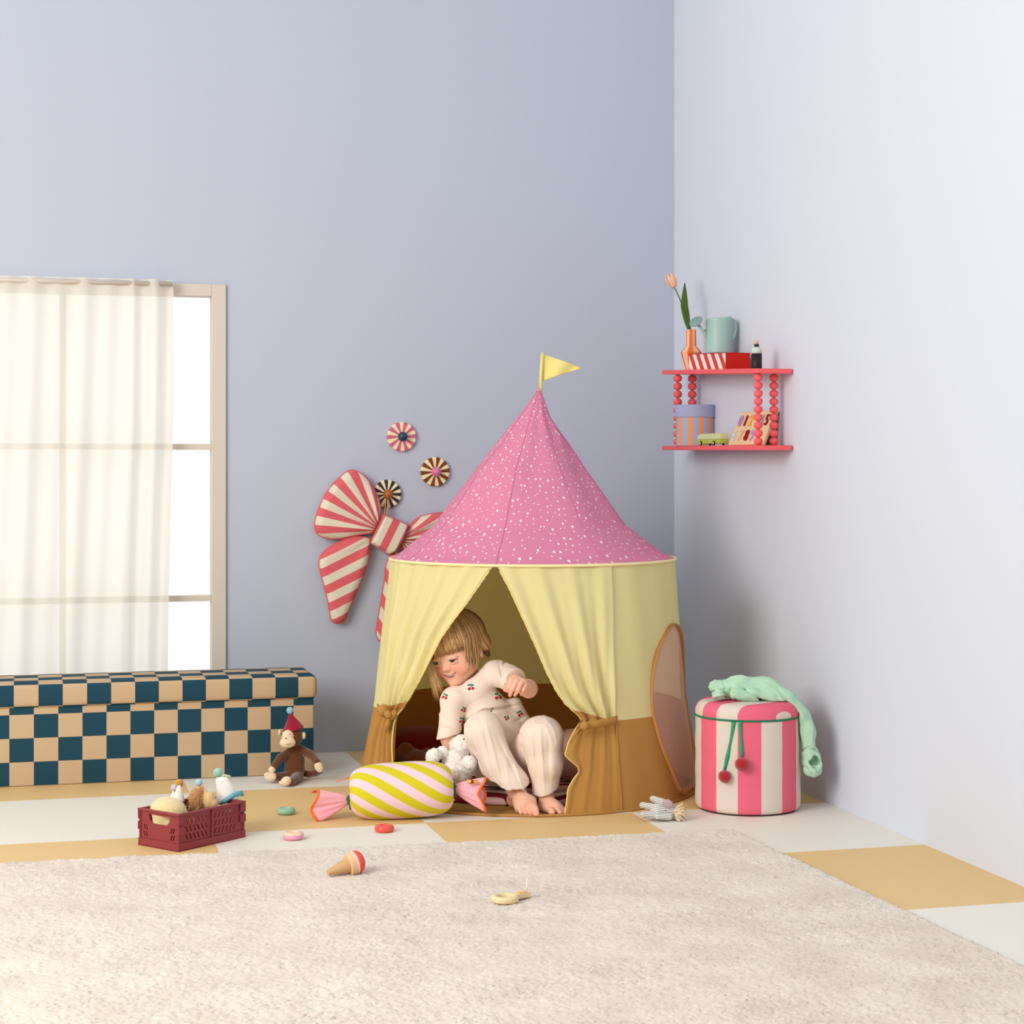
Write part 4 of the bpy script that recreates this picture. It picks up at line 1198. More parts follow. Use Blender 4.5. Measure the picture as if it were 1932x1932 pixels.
for lo, hi in (((-.003, -.003, zt2), (LL+.003, .007, CZ)), ((-.003, LW-.007, zt2), (LL+.003, LW+.003, CZ)), ((-.003, .007, zt2), (.007, LW-.007, CZ)), ((LL-.007, .007, zt2), (LL+.003, LW-.007, CZ))):
    bbox(mb, lo, hi, Mc, bev=.0012)
mb.build('top_rim', m_cr, crate)
for (a, b) in ((0, 0), (LL, 0), (0, LW), (LL, LW)):
    mb = MB(); sx_ = 1 if a == 0 else -1; sy_ = 1 if b == 0 else -1
    w_ = .016
    bbox(mb, (min(a-.002*sx_, a+w_*sx_), min(b-.0035*sy_, b+.001*sy_), .040), (max(a-.002*sx_, a+w_*sx_), max(b-.0035*sy_, b+.001*sy_), .060), Mc, bev=.001)
    bbox(mb, (min(a-.002*sx_, a+w_*sx_), min(b-.0030*sy_, b+.001*sy_), .066), (max(a-.002*sx_, a+w_*sx_), max(b-.0030*sy_, b+.001*sy_), .086), Mc, bev=.001)
    bbox(mb, (min(a, a+.0035*sx_), min(b, b+.0035*sy_), .016), (max(a, a+.0035*sx_), max(b, b+.0035*sy_), CZ-.004), Mc)
    mb.build('corner_bracket', m_cr, crate)
for yy in (-.0005, LW+.0005):
    mb = MB(); bbox(mb, (LL*.5-.002, yy-.002, .016), (LL*.5+.002, yy+.002, zt2), Mc); mb.build('centre_rib', m_cr, crate)
# ---- plush things in the crate (positions in crate space -> world -> view frame)
def cvf(x, y, z):                         # crate local -> view frame
    w = xf(Mc, A3(x, y, z)); return A3(w[0]*RX+w[1]*RY, w[0]*FX+w[1]*FY, w[2])
def vf(px, py, d): return v(px, py, d)
Dc = (c0[0]*FX+c0[1]*FY)
dR = 4.60
# round tan plush
m_tan = mat('tan_plush', (228, 206, 152), rough=1, sheen=.5, bump=.6, bscale=600, bdist=.002)
pc_ = cvf(LL*.25, LW*.52, .062)
pa = v(318, 1531, pc_[1]); 
def F(P):
    d = el(P, pa+A3(0, 0, .002), (.046, .042, .034), rotm(0, .2, 0))
    d = sm(d, el(P, pa+A3(.010, -.016, -.024), (.022, .022, .022)), .008)
    d = sm(d, el(P, pa+A3(-.014, .0, -.03), (.030, .03, .026)), .01)
    d = sm(d, rc(P, pa+A3(.03, .0, -.01), pa+A3(.055, .012, -.028), .016, .012), .01)
    return d+.0008*vn(P, 300, 2)
o = sobj('sloth_plush', F, pa-.08, pa+.08, .0024, m_tan); o.name = 'round_plush'; ORG[o.name] = tuple(o.location)
tag(o, 'round tan plush toy seen through the crate handle opening', 'plush toy')
# lion
m_li = mat('lion_plush', (222, 184, 126), rough=1, sheen=.5, bump=.5, bscale=600, bdist=.002)
m_mn = mat('lion_mane', (204, 150, 92), rough=1, sheen=.4)
lc = v(391, 1511, 4.662)
lion = thing('lion_plush', 'plush lion with shaggy brown mane in the middle of the crate', 'plush toy', tw(lc-A3(0, 0, .06)))
def F(P):
    d = el(P, lc+A3(.002, 0, 0), (.020, .022, .024))
    d = sm(d, el(P, lc+A3(.016, -.006, -.006), (.012, .012, .011)), .006)
    d = sm(d, rc(P, lc+A3(-.010, .012, -.018), lc+A3(-.012, .016, -.050), .018, .020), .008)
    d = sm(d, el(P, lc+A3(-.004, -.006, .024), (.006, .004, .007)), .003)
    return d+.0006*vn(P, 300, 2)
sobj('body', F, lc-.09, lc+.06, .002, m_li, lion)
mb = MB()
mcn = lc+A3(-.020, .0, .004)
for k in range(1500):
    a, b = random.uniform(0, 2*PI), random.uniform(-.2, 1.45)
    # around the axis pointing right
    dr_ = A3(-math.cos(b)*.75, math.sin(a)*math.sin(b+.5), math.cos(a)*math.sin(b+.5)); dr_ /= np.linalg.norm(dr_)
    s0 = mcn+A3(.010, 0, 0)+dr_*.006; L_ = random.uniform(.022, .031); j = A3(*RNG.normal(0, .005, 3))
    P, f = tube(tw([s0, s0+dr_*L_*.55+j*.4, s0+dr_*L_+j+A3(0, 0, -.003)]), [.0012, .0011, .0004], 4); mb.add(P, f)
P, f = ball(mcn+A3(.006, 0, 0), (.012, .021, .021), 16); mb.add(tw(P), f)
mb.build('mane', m_mn, lion)
for s in (-1,):
    mb = MB(); P, f = ball(lc+A3(.013, -.014, .006), .0018, 10); mb.add(tw(P), f); mb.build('eye', mat('toy_eye', (16, 14, 14), rough=.2, coat=.5), lion)
# white padded bag / cap with aqua rim
m_wt = mat('white_felt', (240, 234, 226), rough=.95); m_aq = mat('aqua_rim', (104, 166, 184), rough=.7)
hc = 4.725
cap = thing('felt_hat', 'white felt cone hat with an aqua rim sticking out of the crate', 'toy hat', tw(v(432, 1515, hc)-A3(0, 0, .03)))
top = v(418, 1467, hc); bot = v(430, 1512, hc+.005)
axv = bot-top; axn = axv/np.linalg.norm(axv)
e1 = np.cross(axn, A3(0, 1, 0)); e1 /= np.linalg.norm(e1); e2 = np.cross(axn, e1)
def hat(top, bot, r0, r1, n=40, squash=.7, fold_=.06):
    P = []
    ax = bot-top; a_ = ax/np.linalg.norm(ax); f1 = np.cross(a_, A3(0, 1, 0)); f1 /= np.linalg.norm(f1); f2 = np.cross(a_, f1)
    for i in range(n):
        a = 2*PI*i/n
        for j in range(12):
            s = j/11; r = (r0+(r1-r0)*s)*(1+fold_*math.sin(3*a+s*4))
            P.append(top+ax*s+f1*r*math.cos(a)+f2*r*squash*math.sin(a))
    return P, grid(n, 12, True)
P, f = hat(top, bot, .014, .030); mb = MB(); mb.add(tw(P), f); P, f = ball(top+axn*.001, (.013, .009, .004), 14); mb.add(tw(P), f); o = mb.build('cone', m_wt, cap); solid(o, .002)
rm = [v(416, 1517, hc-.028), v(428, 1508, hc-.034), v(443, 1499, hc-.03), v(455, 1496, hc-.01), v(457, 1499, hc+.01)]
mb = MB(); P, f = tube(tw(rm), [.004, .006, .0065, .0065, .005], 10); mb.add(P, f); mb.build('rim', m_aq, cap)
mb = MB(); P, f = tube(tw([v(414, 1463.5, hc-.004), v(424, 1463, hc-.006), v(432, 1464, hc-.004), v(437, 1468, hc)]), [.002, .003, .0028, .002], 6); mb.add(P, f); mb.build('trim', mat('sage_trim', (196, 206, 170)), cap)
def pom(name, px, py, d, r, c, par=None, label=None):
    P, f = ball((0, 0, 0), r, 20); P *= (1+.07*vn(P, 700, 2))[:, None]; mb = MB(); mb.add(tw(P+v(px, py, d)), f)
    return mb.build(name, mat('felt_'+'_'.join(map(str, c)), c, rough=1, sheen=.6, bump=.8, bscale=900, bdist=.002), par)
pom('pompom', 411, 1457.5, hc-.004, .0115, (148, 206, 184), cap)
# small party hats with pompoms
ph = thing('party_hat', 'small cream party hat with a mustard pompom at the back of the crate', 'toy hat', tw(v(338, 1500, 4.655)-A3(0, 0, .02)))
P, f = hat(v(338, 1482, 4.655), v(336, 1512, 4.655), .003, .017); mb = MB(); mb.add(tw(P), f); o = mb.build('cone', mat('cream_felt', (232, 224, 208)), ph); solid(o, .001)
pom('pompom', 337.5, 1478, 4.708, .0108, (206, 146, 44), ph)
ph = thing('party_hat', 'tiny hat with a lilac pompom tucked behind the mustard pompom hat', 'toy hat', tw(v(330, 1500, 4.665)-A3(0, 0, .02)))
P, f = hat(v(329, 1489, 4.67), v(326, 1512, 4.67), .002, .010); mb = MB(); mb.add(tw(P), f); o = mb.build('cone', MATS['cream_felt'], ph); solid(o, .001)
pom('pompom', 328.5, 1486, 4.6653, .0082, (214, 198, 214), ph)
ph = thing('party_hat', 'hat with a pale blue pompom just above the lion plush', 'toy hat', tw(v(376, 1490, 4.69)-A3(0, 0, .02)))
P, f = hat(v(375, 1480, 4.70), v(372, 1510, 4.70), .002, .014); mb = MB(); mb.add(tw(P), f); o = mb.build('cone', MATS['cream_felt'], ph); solid(o, .001)
pom('pompom', 375, 1476.5, 4.698, .0095, (166, 208, 222), ph)
# orange block in the crate, glimpsed through the slots
mb = MB(); bbox(mb, (.03, .014, .004), (.075, .045, .06), Mc, bev=.004); tag(mb.build('toy_block', mat('orange_block', (214, 96, 66))), 'orange toy block glimpsed through the crate slots', 'toy block')
# ================================================================ plush monkey in a party hat
def mk(x, y, d=5.53): return v(490+x/11.36, 1320+y/11.36, d)
m_br = mat('brown_plush', (98, 54, 25), rough=1, sheen=.5, bump=.6, bscale=500, bdist=.002)
m_cr2 = mat('cream_plush', (230, 208, 178), rough=1, sheen=.5, bump=.4, bscale=500, bdist=.002)
mky = thing('monkey_plush', 'brown plush monkey in a red party hat sitting against the checked bench', 'plush toy', tw(v(556, 1470, 5.53)*A3(1, 1, 0)))
hcn = mk(680, 800, 5.49)
foot1, foot2 = mk(240, 1650, 5.46), mk(570, 1745, 5.40)
hand1, hand2 = mk(265, 1500, 5.46), mk(1268, 1440, 5.46)
def F(P):
    d = el(P, hcn+A3(.006, .012, .0), (.0265, .026, .029))
    d = sm(d, chain(P, [mk(770, 1080, 5.525), mk(750, 1300, 5.52), mk(745, 1480, 5.515)], [.021, .027, .031], .01), .01)
    d = sm(d, chain(P, [mk(640, 1120, 5.51), mk(440, 1250, 5.49), mk(300, 1440, 5.465)], [.013, .012, .010], .005), .006)
    d = sm(d, chain(P, [mk(900, 1090, 5.52), mk(1090, 1180, 5.50), mk(1230, 1340, 5.465)], [.014, .013, .011], .005), .006)
    d = sm(d, chain(P, [mk(680, 1620, 5.50), mk(500, 1655, 5.48), mk(340, 1655, 5.465)], [.016, .014, .0125], .005), .006)
    d = sm(d, chain(P, [mk(820, 1640, 5.50), mk(740, 1720, 5.45), mk(650, 1760, 5.41)], [.017, .015, .013], .005), .006)
    d = sm(d, chain(P, [mk(900, 1570, 5.54), mk(1060, 1600, 5.53), mk(1200, 1570, 5.52), mk(1290, 1530, 5.51)], [.010, .009, .009, .009], .004), .004)
    return np.maximum(d+.0006*vn(P, 300, 2), .002-P[..., 2])
lo_, hi_ = around([hcn, foot1, foot2, hand1, hand2, mk(750, 1480, 5.54)], .05)
sobj('body', F, lo_, hi_, .0022, m_br, mky)
def F(P):
    d = el(P, hcn+A3(-.009, -.012, .004), (.018, .014, .019))
    d = sm(d, el(P, hcn+A3(-.009, -.018, -.014), (.024, .017, .016)), .006)
    return d
sobj('face', F, hcn-.05, hcn+.04, .0018, m_cr2, mky)
for (a, b, R_) in ((hand1, (.0105, .010, .011), 0), (hand2, (.0125, .009, .018), -.45), (foot1, (.020, .013, .0135), .1), (foot2, (.016, .014, .0135), -.3)):
    mb = MB(); P, f = ball((0, 0, 0), b, 22); P[:, 2] *= 1; P = P@rotm(0, R_, 0).T+a; P[:, 2] = np.maximum(P[:, 2], .001); mb.add(tw(P), f)
    if a is foot1:
        P, f = ball(a+A3(-.010, -.004, .006), (.010, .008, .008), 14); mb.add(tw(P), f)
    if a is foot2:
        P, f = ball(a+A3(-.014, -.002, -.004), (.008, .008, .006), 14); P[:, 2] = np.maximum(P[:, 2], .001); mb.add(tw(P), f)
    mb.build('hand' if b[0] < .013 else 'foot', m_cr2, mky)
mb = MB(); P, f = ball(mk(945, 770, 5.50), (.006, .006, .011), 14); mb.add(tw(P), f); mb.build('ear', m_cr2, mky)
mb = MB(); P, f = ball(mk(430, 700, 5.51), (.005, .006, .009), 14); mb.add(tw(P), f); mb.build('ear', m_cr2, mky)
for x_, y_, dz_ in ((470, 745, 5.478), (645, 745, 5.468)):
    mb = MB(); P, f = ball(mk(x_, y_, dz_), .0024, 12); mb.add(tw(P), f); mb.build('eye', MATS['toy_eye'], mky)
mb = MB(); P, f = tube(tw([mk(560, 955, 5.4545), mk(610, 962, 5.4545), mk(655, 945, 5.456), mk(690, 915, 5.459)]), .0007, 5); mb.add(P, f); mb.build('mouth_stitch', mat('stitch_brown', (90, 60, 50)), mky)
mb = MB(); P, f = ball(mk(560, 830, 5.4535), (.0028, .002, .0018), 10); mb.add(tw(P), f); mb.build('nose', mat('stitch_brown', (90, 60, 50)), mky)
m_hat = mat('dark_red_felt_hat', (150, 20, 48), rough=1, sheen=.3)
P, f = hat(mk(655, 300, 5.50), mk(720, 640, 5.502), .0025, .032, squash=.85); mb = MB(); mb.add(tw(P), f); o = mb.build('party_hat', m_hat, mky); solid(o, .0015)
P, f = ball((0, 0, 0), .0105, 20); P *= (1+.06*vn(P, 700, 2))[:, None]; mb = MB(); mb.add(tw(P+mk(650, 232, 5.50)), f); mb.build('pompom', mat('pale_blue_felt', (150, 196, 208), rough=1, sheen=.5, bump=.8, bscale=900, bdist=.002), o)
# ================================================================ grey striped plush by the tent
def eq(x, y, d): return v(1190+x/14.86, 1480+y/14.86, d)
m_el = mat('grey_ticking', (204, 202, 196), rough=.95, bump=.3, bscale=600)
u, w_, _, _ = uvxy(m_el)
feed(m_el, mixc(m_el, mth(m_el, 'GREATER_THAN', mth(m_el, 'FRACT', u), .5), (222, 219, 210), (176, 175, 172)))
eb = 4.90
elp = thing('striped_plush', 'grey striped plush animal with a cream tuft lying beside the tent', 'plush toy', tw(v(1248, 1545, eb)*A3(1, 1, 0)))
def F(P):
    d = chain(P, [eq(760, 720, eb), eq(1080, 740, eb+.01)], [.0165, .0205], .01)
    d = sm(d, chain(P, [eq(330, 580, eb+.01), eq(760, 670, eb)], [.0085, .011], .006), .006)
    d = sm(d, chain(P, [eq(350, 845, eb-.02), eq(700, 860, eb-.01)], [.0085, .012], .006), .005)
    d = sm(d, chain(P, [eq(620, 400, eb+.045), eq(900, 520, eb+.03)], [.0085, .012], .006), .006)
    d = sm(d, chain(P, [eq(760, 900, eb-.03), eq(1080, 900, eb-.02)], [.008, .0095], .006), .005)
    return np.maximum(d, .0015-P[..., 2])
lo_, hi_ = around([eq(330, 580, eb), eq(350, 845, eb-.03), eq(620, 400, eb+.05), eq(1150, 740, eb+.02)], .035)
def uve(V): 
    q = scr(V); return np.stack([(q[:, 1]-q[:, 0]*.16)/5.2+.2*np.sin(q[:, 0]/9), q[:, 0]], 1)
sobj('body', F, lo_, hi_, .0018, m_el, elp, uvf=lambda V: np.stack([(V[:, 2]*760-V[:, 0]*120+V[:, 1]*300)/4.6, V[:, 0]], 1))
m_er = mat('rose_ticking', (196, 168, 168), rough=.95); u, w_, _, _ = uvxy(m_er)
feed(m_er, mixc(m_er, mth(m_er, 'GREATER_THAN', mth(m_er, 'FRACT', u), .5), (214, 190, 190), (160, 130, 134)))
ec = eq(1040, 545, eb-.012)
mb = MB(); P, f = ball((0, 0, 0), (.0155, .006, .0125), 26); P[:, 1] *= 1; U = P[:, [2, 0]]*230+P[:, [0, 2]]*80; P = P@rotm(.3, .45, 0).T+ec; mb.add(tw(P), f, 0, U); mb.build('ear', m_er, elp)
mb = MB(); P, f = ball(eq(980, 735, eb-.0195), .0016, 10); mb.add(tw(P), f); mb.build('eye', MATS['toy_eye'], elp)
mb = MB(); e0 = eq(1210, 780, eb-.004)
for k in range(260):
    a = random.uniform(-1.15, .85); b = random.uniform(-.7, .7); L_ = random.uniform(.022, .036)
    dr_ = A3(math.cos(a)*math.cos(b), math.sin(b), math.sin(a)*math.cos(b)-.1); e = e0+A3(0, random.uniform(-.006, .006), random.uniform(-.009, .007)); q1 = e+dr_*L_*.5+A3(0, 0, .002); q2 = e+dr_*L_
    q1[2] = max(q1[2], .002); q2[2] = max(q2[2], .002)
    P, f = tube(tw([e, q1, q2]), [.0012, .0013, .0011], 4); mb.add(P, f)
mb.build('tuft', mat('cream_yarn', (236, 216, 182), rough=1), elp)
# ================================================================ mint trousers over the pouf
m_mt = mat('mint_cotton', (180, 216, 186), rough=.95, spec=.1, bump=.25, bscale=700, trans=0)
tdp = 5.07
T_ = lambda x, y, d=tdp: v(1200+x/4.6, 1160+y/4.6, d)
tro = thing('mint_trousers', 'pale mint children\'s trousers draped over the striped pouf', 'trousers', tw(A3(pc[0]+.02, 5.07, LIDZ)))
def q_cuff(P): return np.clip(1-np.linalg.norm(P-T_(1525, 1280, 5.025), axis=-1)/.05, 0, 1)
def flatc(P, pts, rs, k, sq=.62, ups=None):
    Q = P.copy(); Q = Q*A3(1, sq, 1); pp = [p*A3(1, sq, 1) for p in pts]
    return chain(Q, pp, rs, k)
def F(P):
    a = chain(P, [T_(770, 645), T_(900, 625), T_(1100, 635), T_(1240, 700)], [.026, .031, .031, .026], .012)
    b = chain(P, [T_(1150, 620, 5.06), T_(1290, 740, 5.055), T_(1405, 870, 5.045), T_(1475, 1010, 5.035), T_(1500, 1160, 5.03)], [.024, .031, .030, .0255, .021], .012)
    c = chain(P, [T_(860, 690, 5.03), T_(1020, 690, 5.035), T_(1180, 720, 5.04), T_(1290, 850, 5.035), T_(1370, 980, 5.03)], [.017, .018, .017, .014, .010], .008)
    w = chain(P, [T_(690, 620), T_(770, 640)], [.019, .022], .01)
    w2 = el(P, T_(720, 690, 5.04), (.021, .02, .014))
    cu = chain(P, [T_(1515, 1210, 5.03), T_(1530, 1320, 5.025)], [.027, .027], .01)
    d = sm(a, b, .010); d = sm(d, c, .004); d = sm(d, w, .004); d = sm(d, w2, .005); d = sm(d, cu, .003)
    hole = rc(P, T_(1575, 1290, 4.995), T_(1530, 1255, 5.03), .0205, .0125); d = smx(d, -hole, .003)
    d = d-.0022*np.sin(np.arctan2(P[..., 2]-T_(0, 1290)[2], P[..., 0]-T_(1520, 0)[0])*7)*(q_cuff(P))
    q = scr(P)
    g = lambda pts: [(1200+x/4.6, 1160+y/4.6) for x, y in pts]
    d = d-fold(P, g([(1130, 590), (1230, 640), (1310, 760), (1370, 900), (1420, 1060), (1440, 1180)]), -.009, 2.4)
    d = d-fold(P, g([(860, 580), (960, 660), (1090, 740), (1180, 760)]), -.008, 2.4)
    d = d-fold(P, g([(850, 560), (1000, 600), (1130, 580)]), .003, 4)
    d = d-fold(P, g([(1200, 620), (1330, 720), (1440, 860), (1500, 1000)]), .003, 4)
    d = d-fold(P, g([(755, 570), (775, 640), (760, 720)]), -.004, 2.2)
    d = d-fold(P, g([(820, 640), (850, 700), (870, 755)]), -.004, 2.2)
    d = d-fold(P, g([(650, 610), (680, 640), (690, 690)]), -.003, 2)
    d = d-fold(P, g([(1430, 1180), (1500, 1150), (1590, 1190)]), -.007, 2.2)
    d = d-fold(P, g([(1440, 1300), (1480, 1330), (1520, 1390)]), -.004, 2.2)
    d = d-.0020*vn(P, 45, 5)
    wv = np.clip((q[..., 0]-1445)/45, 0, 1)
    ua, ub = P@(A3(.42, 0, -1)/1.085), P@(A3(1, 0, .42)/1.085)
    d = d-.0036*((1-wv)*ridge(P*A3(.25, 1, 1), 36, 5)+wv*ridge(np.stack([ub, P[..., 1], ua*.2], -1), 38, 6))+.0014
    d = d-.0012*np.sin(q[..., 1]*.9+q[..., 0]*.2)*(np.abs(q[..., 0]-1352) < 16)*(q[..., 1] < 1322)
    # keep out of the pouf
    r = np.hypot(P[..., 0]-pc[0], P[..., 1]-pc[1])
    drum_ = np.maximum(r-PR-.004, P[..., 2]-LIDZ+.002+np.clip((r-PR+.034)/.036, 0, 1)**2*.030)
    return smx(d, -drum_, .004)*.8
lo_, hi_ = T_(600, 1450, 4.98)-.01, T_(1660, 480, 5.14)+.01
lo_ = A3(T_(600, 0)[0], 4.97, T_(0, 1450)[2]); hi_ = A3(T_(1680, 0)[0], 5.15, T_(0, 480)[2])
sobj('fabric', F, lo_, hi_, .0021, m_mt, tro)
# ================================================================ brown teddy and white fluffy plush
m_td = mat('teddy_brown', (128, 78, 36), rough=1, sheen=.4, bump=.6, bscale=500, bdist=.002)
t0_ = 5.36
def F(P):
    d = el(P, v(790, 1432, t0_), (.046, .036, .026))
    d = sm(d, chain(P, [v(752, 1425, t0_+.01), v(765, 1413, t0_+.02), v(784, 1420, t0_+.02)], [.018, .017, .012], .01), .008)
    d = sm(d, el(P, v(805, 1419, t0_+.01), (.013, .010, .013)), .006)
    d = sm(d, el(P, v(800, 1447, t0_), (.04, .035, .022)), .01)
    return np.maximum(d+.0008*vn(P, 280, 4), .030-P[..., 2])
lo_, hi_ = around([v(752, 1470, t0_), v(825, 1405, t0_)], .06)
tag(sobj('teddy_bear', F, lo_, hi_, .0026, m_td), 'brown teddy bear lying inside the tent behind the candy cushion', 'plush toy')
m_fl = mat('white_fleece', (252, 246, 236), rough=1, sheen=.8, bump=1.0, bscale=260, bdist=.003)
fp = lambda x, y, d: v(800+x/12.07, 1380+y/12.07, d)
FL = [(fp(850, 330, 5.10), .0335), (fp(700, 300, 5.105), .014), (fp(420, 480, 5.09), .018), (fp(230, 540, 5.06), .019), (fp(190, 610, 5.05), .017), (fp(700, 680, 5.10), .034), (fp(640, 880, 5.07), .026), (fp(1030, 720, 5.045), .021), (fp(1000, 800, 5.06), .022), (fp(880, 930, 5.08), .026), (fp(700, 1010, 5.09), .025)]
def F(P):
    d = el(P, FL[0][0], (.030, .030, .032))
    for c, r in FL[1:]: d = sm(d, el(P, c, r), .007)
    d = d+.0022*vn(P, 120, 3)+.0014*vn(P, 260, 5)
    return np.maximum(d, .028-P[..., 2])*.8
lo_, hi_ = around([c for c, r in FL], .045)
flf = thing('fluffy_plush', 'fluffy white plush animal leaning against the child\'s leg', 'plush toy', tw(v(865, 1500, 5.08)*A3(1, 1, 0)+A3(0, 0, .028)))
VF, FF = surf(F, lo_, hi_, .0028)
mb = MB(); mb.add(tw(VF), FF.tolist())
bo = mb.build('body', m_fl, flf)
mb = MB()
fc = VF[FF].mean(1); fnm = np.cross(VF[FF[:, 2]]-VF[FF[:, 0]], VF[FF[:, 3]]-VF[FF[:, 1]]); fnm /= np.maximum(np.linalg.norm(fnm, axis=1, keepdims=True), 1e-9)
if (fnm[np.argmin(fc[:, 1])]@A3(0, 1, 0)) > 0: fnm = -fnm
sel = RNG.choice(len(fc), min(9000, len(fc)), replace=False)
for i in sel:
    if fnm[i][1] > .4: continue
    dr_ = fnm[i]+RNG.normal(0, .55, 3)+A3(0, 0, -.35); dr_ /= np.linalg.norm(dr_)
    a = fc[i]-fnm[i]*.001; L_ = random.uniform(.0025, .0050)
    s_ = np.cross(dr_, A3(*RNG.normal(0, 1, 3))); s_ /= max(np.linalg.norm(s_), 1e-6)
    w_ = .0009
    mb.add(tw(np.array([a-s_*w_, a+s_*w_, a+dr_*L_*.6+s_*w_*.7+A3(0, 0, -.0003), a+dr_*L_-A3(0, 0, .001)])), [[0, 1, 2, 3]])
mb.build('fur', m_fl, bo)
mb = MB(); P, f = ball(fp(908, 172, 5.068), .0024, 10); mb.add(tw(P), f); mb.build('eye', MATS['toy_eye'], flf)
# ================================================================ the child
root = thing('person', 'toddler with blond bob and cherry print shirt sitting in the tent doorway, smiling', 'person', tw(A3((965-966)/FP*5.2, 5.2, .03)))
HC = v(862, 1222, 5.192)
RH = rotm(0, 0, 0)
Rp = np.array(Matrix.Rotation(math.radians(8), 3, 'X')); Ry_ = np.array(Matrix.Rotation(math.radians(-35), 3, 'Z'))
g_ = math.radians(-13)                     # lean of the head to its right
Rr = np.array(Matrix.Rotation(g_, 3, 'Y'))
RH = Rr@Ry_@Rp
def hw(p): return np.asarray(p, float)@RH.T*1.02+HC          # head space -> view frame
def hl(P): return (P-HC)@RH/1.02
EX, EY, EZ = .0265, -.0665, -.0150
def eyeR(s): return rotm(0, 0, math.radians(14)*s)
def head(P):
    Q = hl(P)
    d = el(Q, (0, .012, .026), (.066, .080, .066))
    d = sm(d, el(Q, (0, -.022, -.022), (.0585, .053, .060)), .02)
    d = sm(d, el(Q, (0, -.034, .020), (.050, .042, .040)), .012)
    for s in (-1, 1):
        d = sm(d, el(Q, (s*.033, -.047, -.043), (.0250, .0225, .0225)), .014)
        d = sm(d, el(Q, (s*.044, -.020, -.045), (.016, .028, .026)), .012)
        d = smx(d, -el(Q, (s*EX, -.083, EZ-.001), (.0155, .0145, .0095)), .009)
        d = sm(d, el(Q, (s*EX, -.0645, EZ+.0056), (.0162, .0108, .0050)), .004)       # upper lid
        d = sm(d, el(Q, (s*EX, -.0650, EZ-.0068), (.0155, .0105, .0048)), .004)       # lower lid
        # ear
        e = el(Q, (s*.0685, .008, -.022), (.006, .012, .019), rotm(0, 0, s*.35)); e = smx(e, -el(Q, (s*.0765, .004, -.020), (.005, .0075, .012)), .003); d = sm(d, e, .004)
    d = sm(d, el(Q, (0, -.050, -.082), (.0215, .0190, .0150)), .020)
    d = sm(d, el(Q, (0, -.028, -.062), (.040, .036, .028)), .014)
    d = sm(d, rc(Q, (0, -.059, -.010), (0, -.0715, -.0325), .005, .0070), .008)
    d = sm(d, el(Q, (0, -.0770, -.0355), (.0078, .0068, .0064)), .005)
    # muzzle, then lips around an open smile with the corners drawn up
    d = sm(d, el(Q, (0, -.044, -.058), (.027, .0215, .019)), .012)
    for s in (-1, 1):
        d = sm(d, el(Q, (s*.0088, -.0715, -.0375), (.0050, .0058, .0044)), .003)
        d = smx(d, -el(Q, (s*.0040, -.0790, -.0415), (.0019, .0028, .0013)), .0012)
    u = Q[..., 0]/.0235; u2 = np.clip(u*u, 0, 1.6)
    zc = -.0605+.0105*u2; yl = -.0640+.0045*u2
    hw_ = np.sqrt(np.clip(1-u*u, 0, 1))*1.15
    lu = (np.sqrt(((Q[..., 2]-(zc+.0038*hw_+.0006))/.0022)**2+((Q[..., 1]-yl)/.0040)**2)-1)*.0022
    ll = (np.sqrt(((Q[..., 2]-(zc-.0040*hw_-.0010))/.0028)**2+((Q[..., 1]-yl)/.0046)**2)-1)*.0028
    d = sm(d, np.where(np.abs(u) < 1.0, lu, .02), .0022); d = sm(d, np.where(np.abs(u) < .92, ll, .02), .0026)
    mo = np.maximum(np.abs(Q[..., 2]-zc)-(.0040*np.sqrt(np.clip(1-(u/.97)**2, 0, 1))-.0003), np.maximum(np.abs(Q[..., 0])-.0230, Q[..., 1]+.0565))
    d = smx(d, -mo, .0012)
    # smile creases beside the nose
    for s in (-1, 1):
        r = rc(Q, (s*.0135, -.072, -.037), (s*.0275, -.066, -.054), .0016, .0016); d = d+.0010*np.exp(-np.clip(r, 0, 1)**2/.0022**2)
    return d
NB = v(892, 1296, 5.195)                   # base of the neck
SHR, SHL = v(856, 1316, 5.15), v(936, 1268, 5.165)
ELR, WRR = v(846, 1392, 5.13), v(852, 1432, 5.135)
ELL, WRL = v(997, 1300, 5.03), v(983, 1291, 4.955)
HD = 4.935
def hd(x, y, dz=0.0): return v(790+x/8.05, 1150+y/8.05, HD+dz)
FING = [([hd(1420, 1075, .004), hd(1375, 1180, -.010), hd(1348, 1240, -.004)], [.0066, .0060, .0050]),
        ([hd(1490, 1085, .0), hd(1425, 1210, -.014), hd(1385, 1305, -.006)], [.0066, .0060, .0050]),
        ([hd(1560, 1110, .0), hd(1510, 1215, -.014), hd(1462, 1300, -.006)], [.0064, .0058, .0048]),
        ([hd(1620, 1150, .006), hd(1590, 1220, -.008), hd(1555, 1290, .0)], [.0058, .0052, .0044]),
        ([hd(1440, 1160, .020), hd(1350, 1160, .012), hd(1310, 1225, .002)], [.0080, .0066, .0050])]
def arm_hand(P):
    d = chain(P, [SHL, ELL], [.025, .0220], .01)
    d = sm(d, el(P, v(998, 1298, 5.03), (.0205, .022, .0225)), .01)
    d = sm(d, chain(P, [ELL, WRL], [.0215, .0165], .01), .012)
    d = sm(d, el(P, hd(1560, 1140, .022), (.0165, .019, .0150)), .008)
    d = sm(d, el(P, hd(1500, 1110, .012), (.0135, .013, .0085), rotm(0, .25, 0)), .006)
    for pts, rs in FING: d = sm(d, chain(P, pts, rs, .002), .0022)
    return d
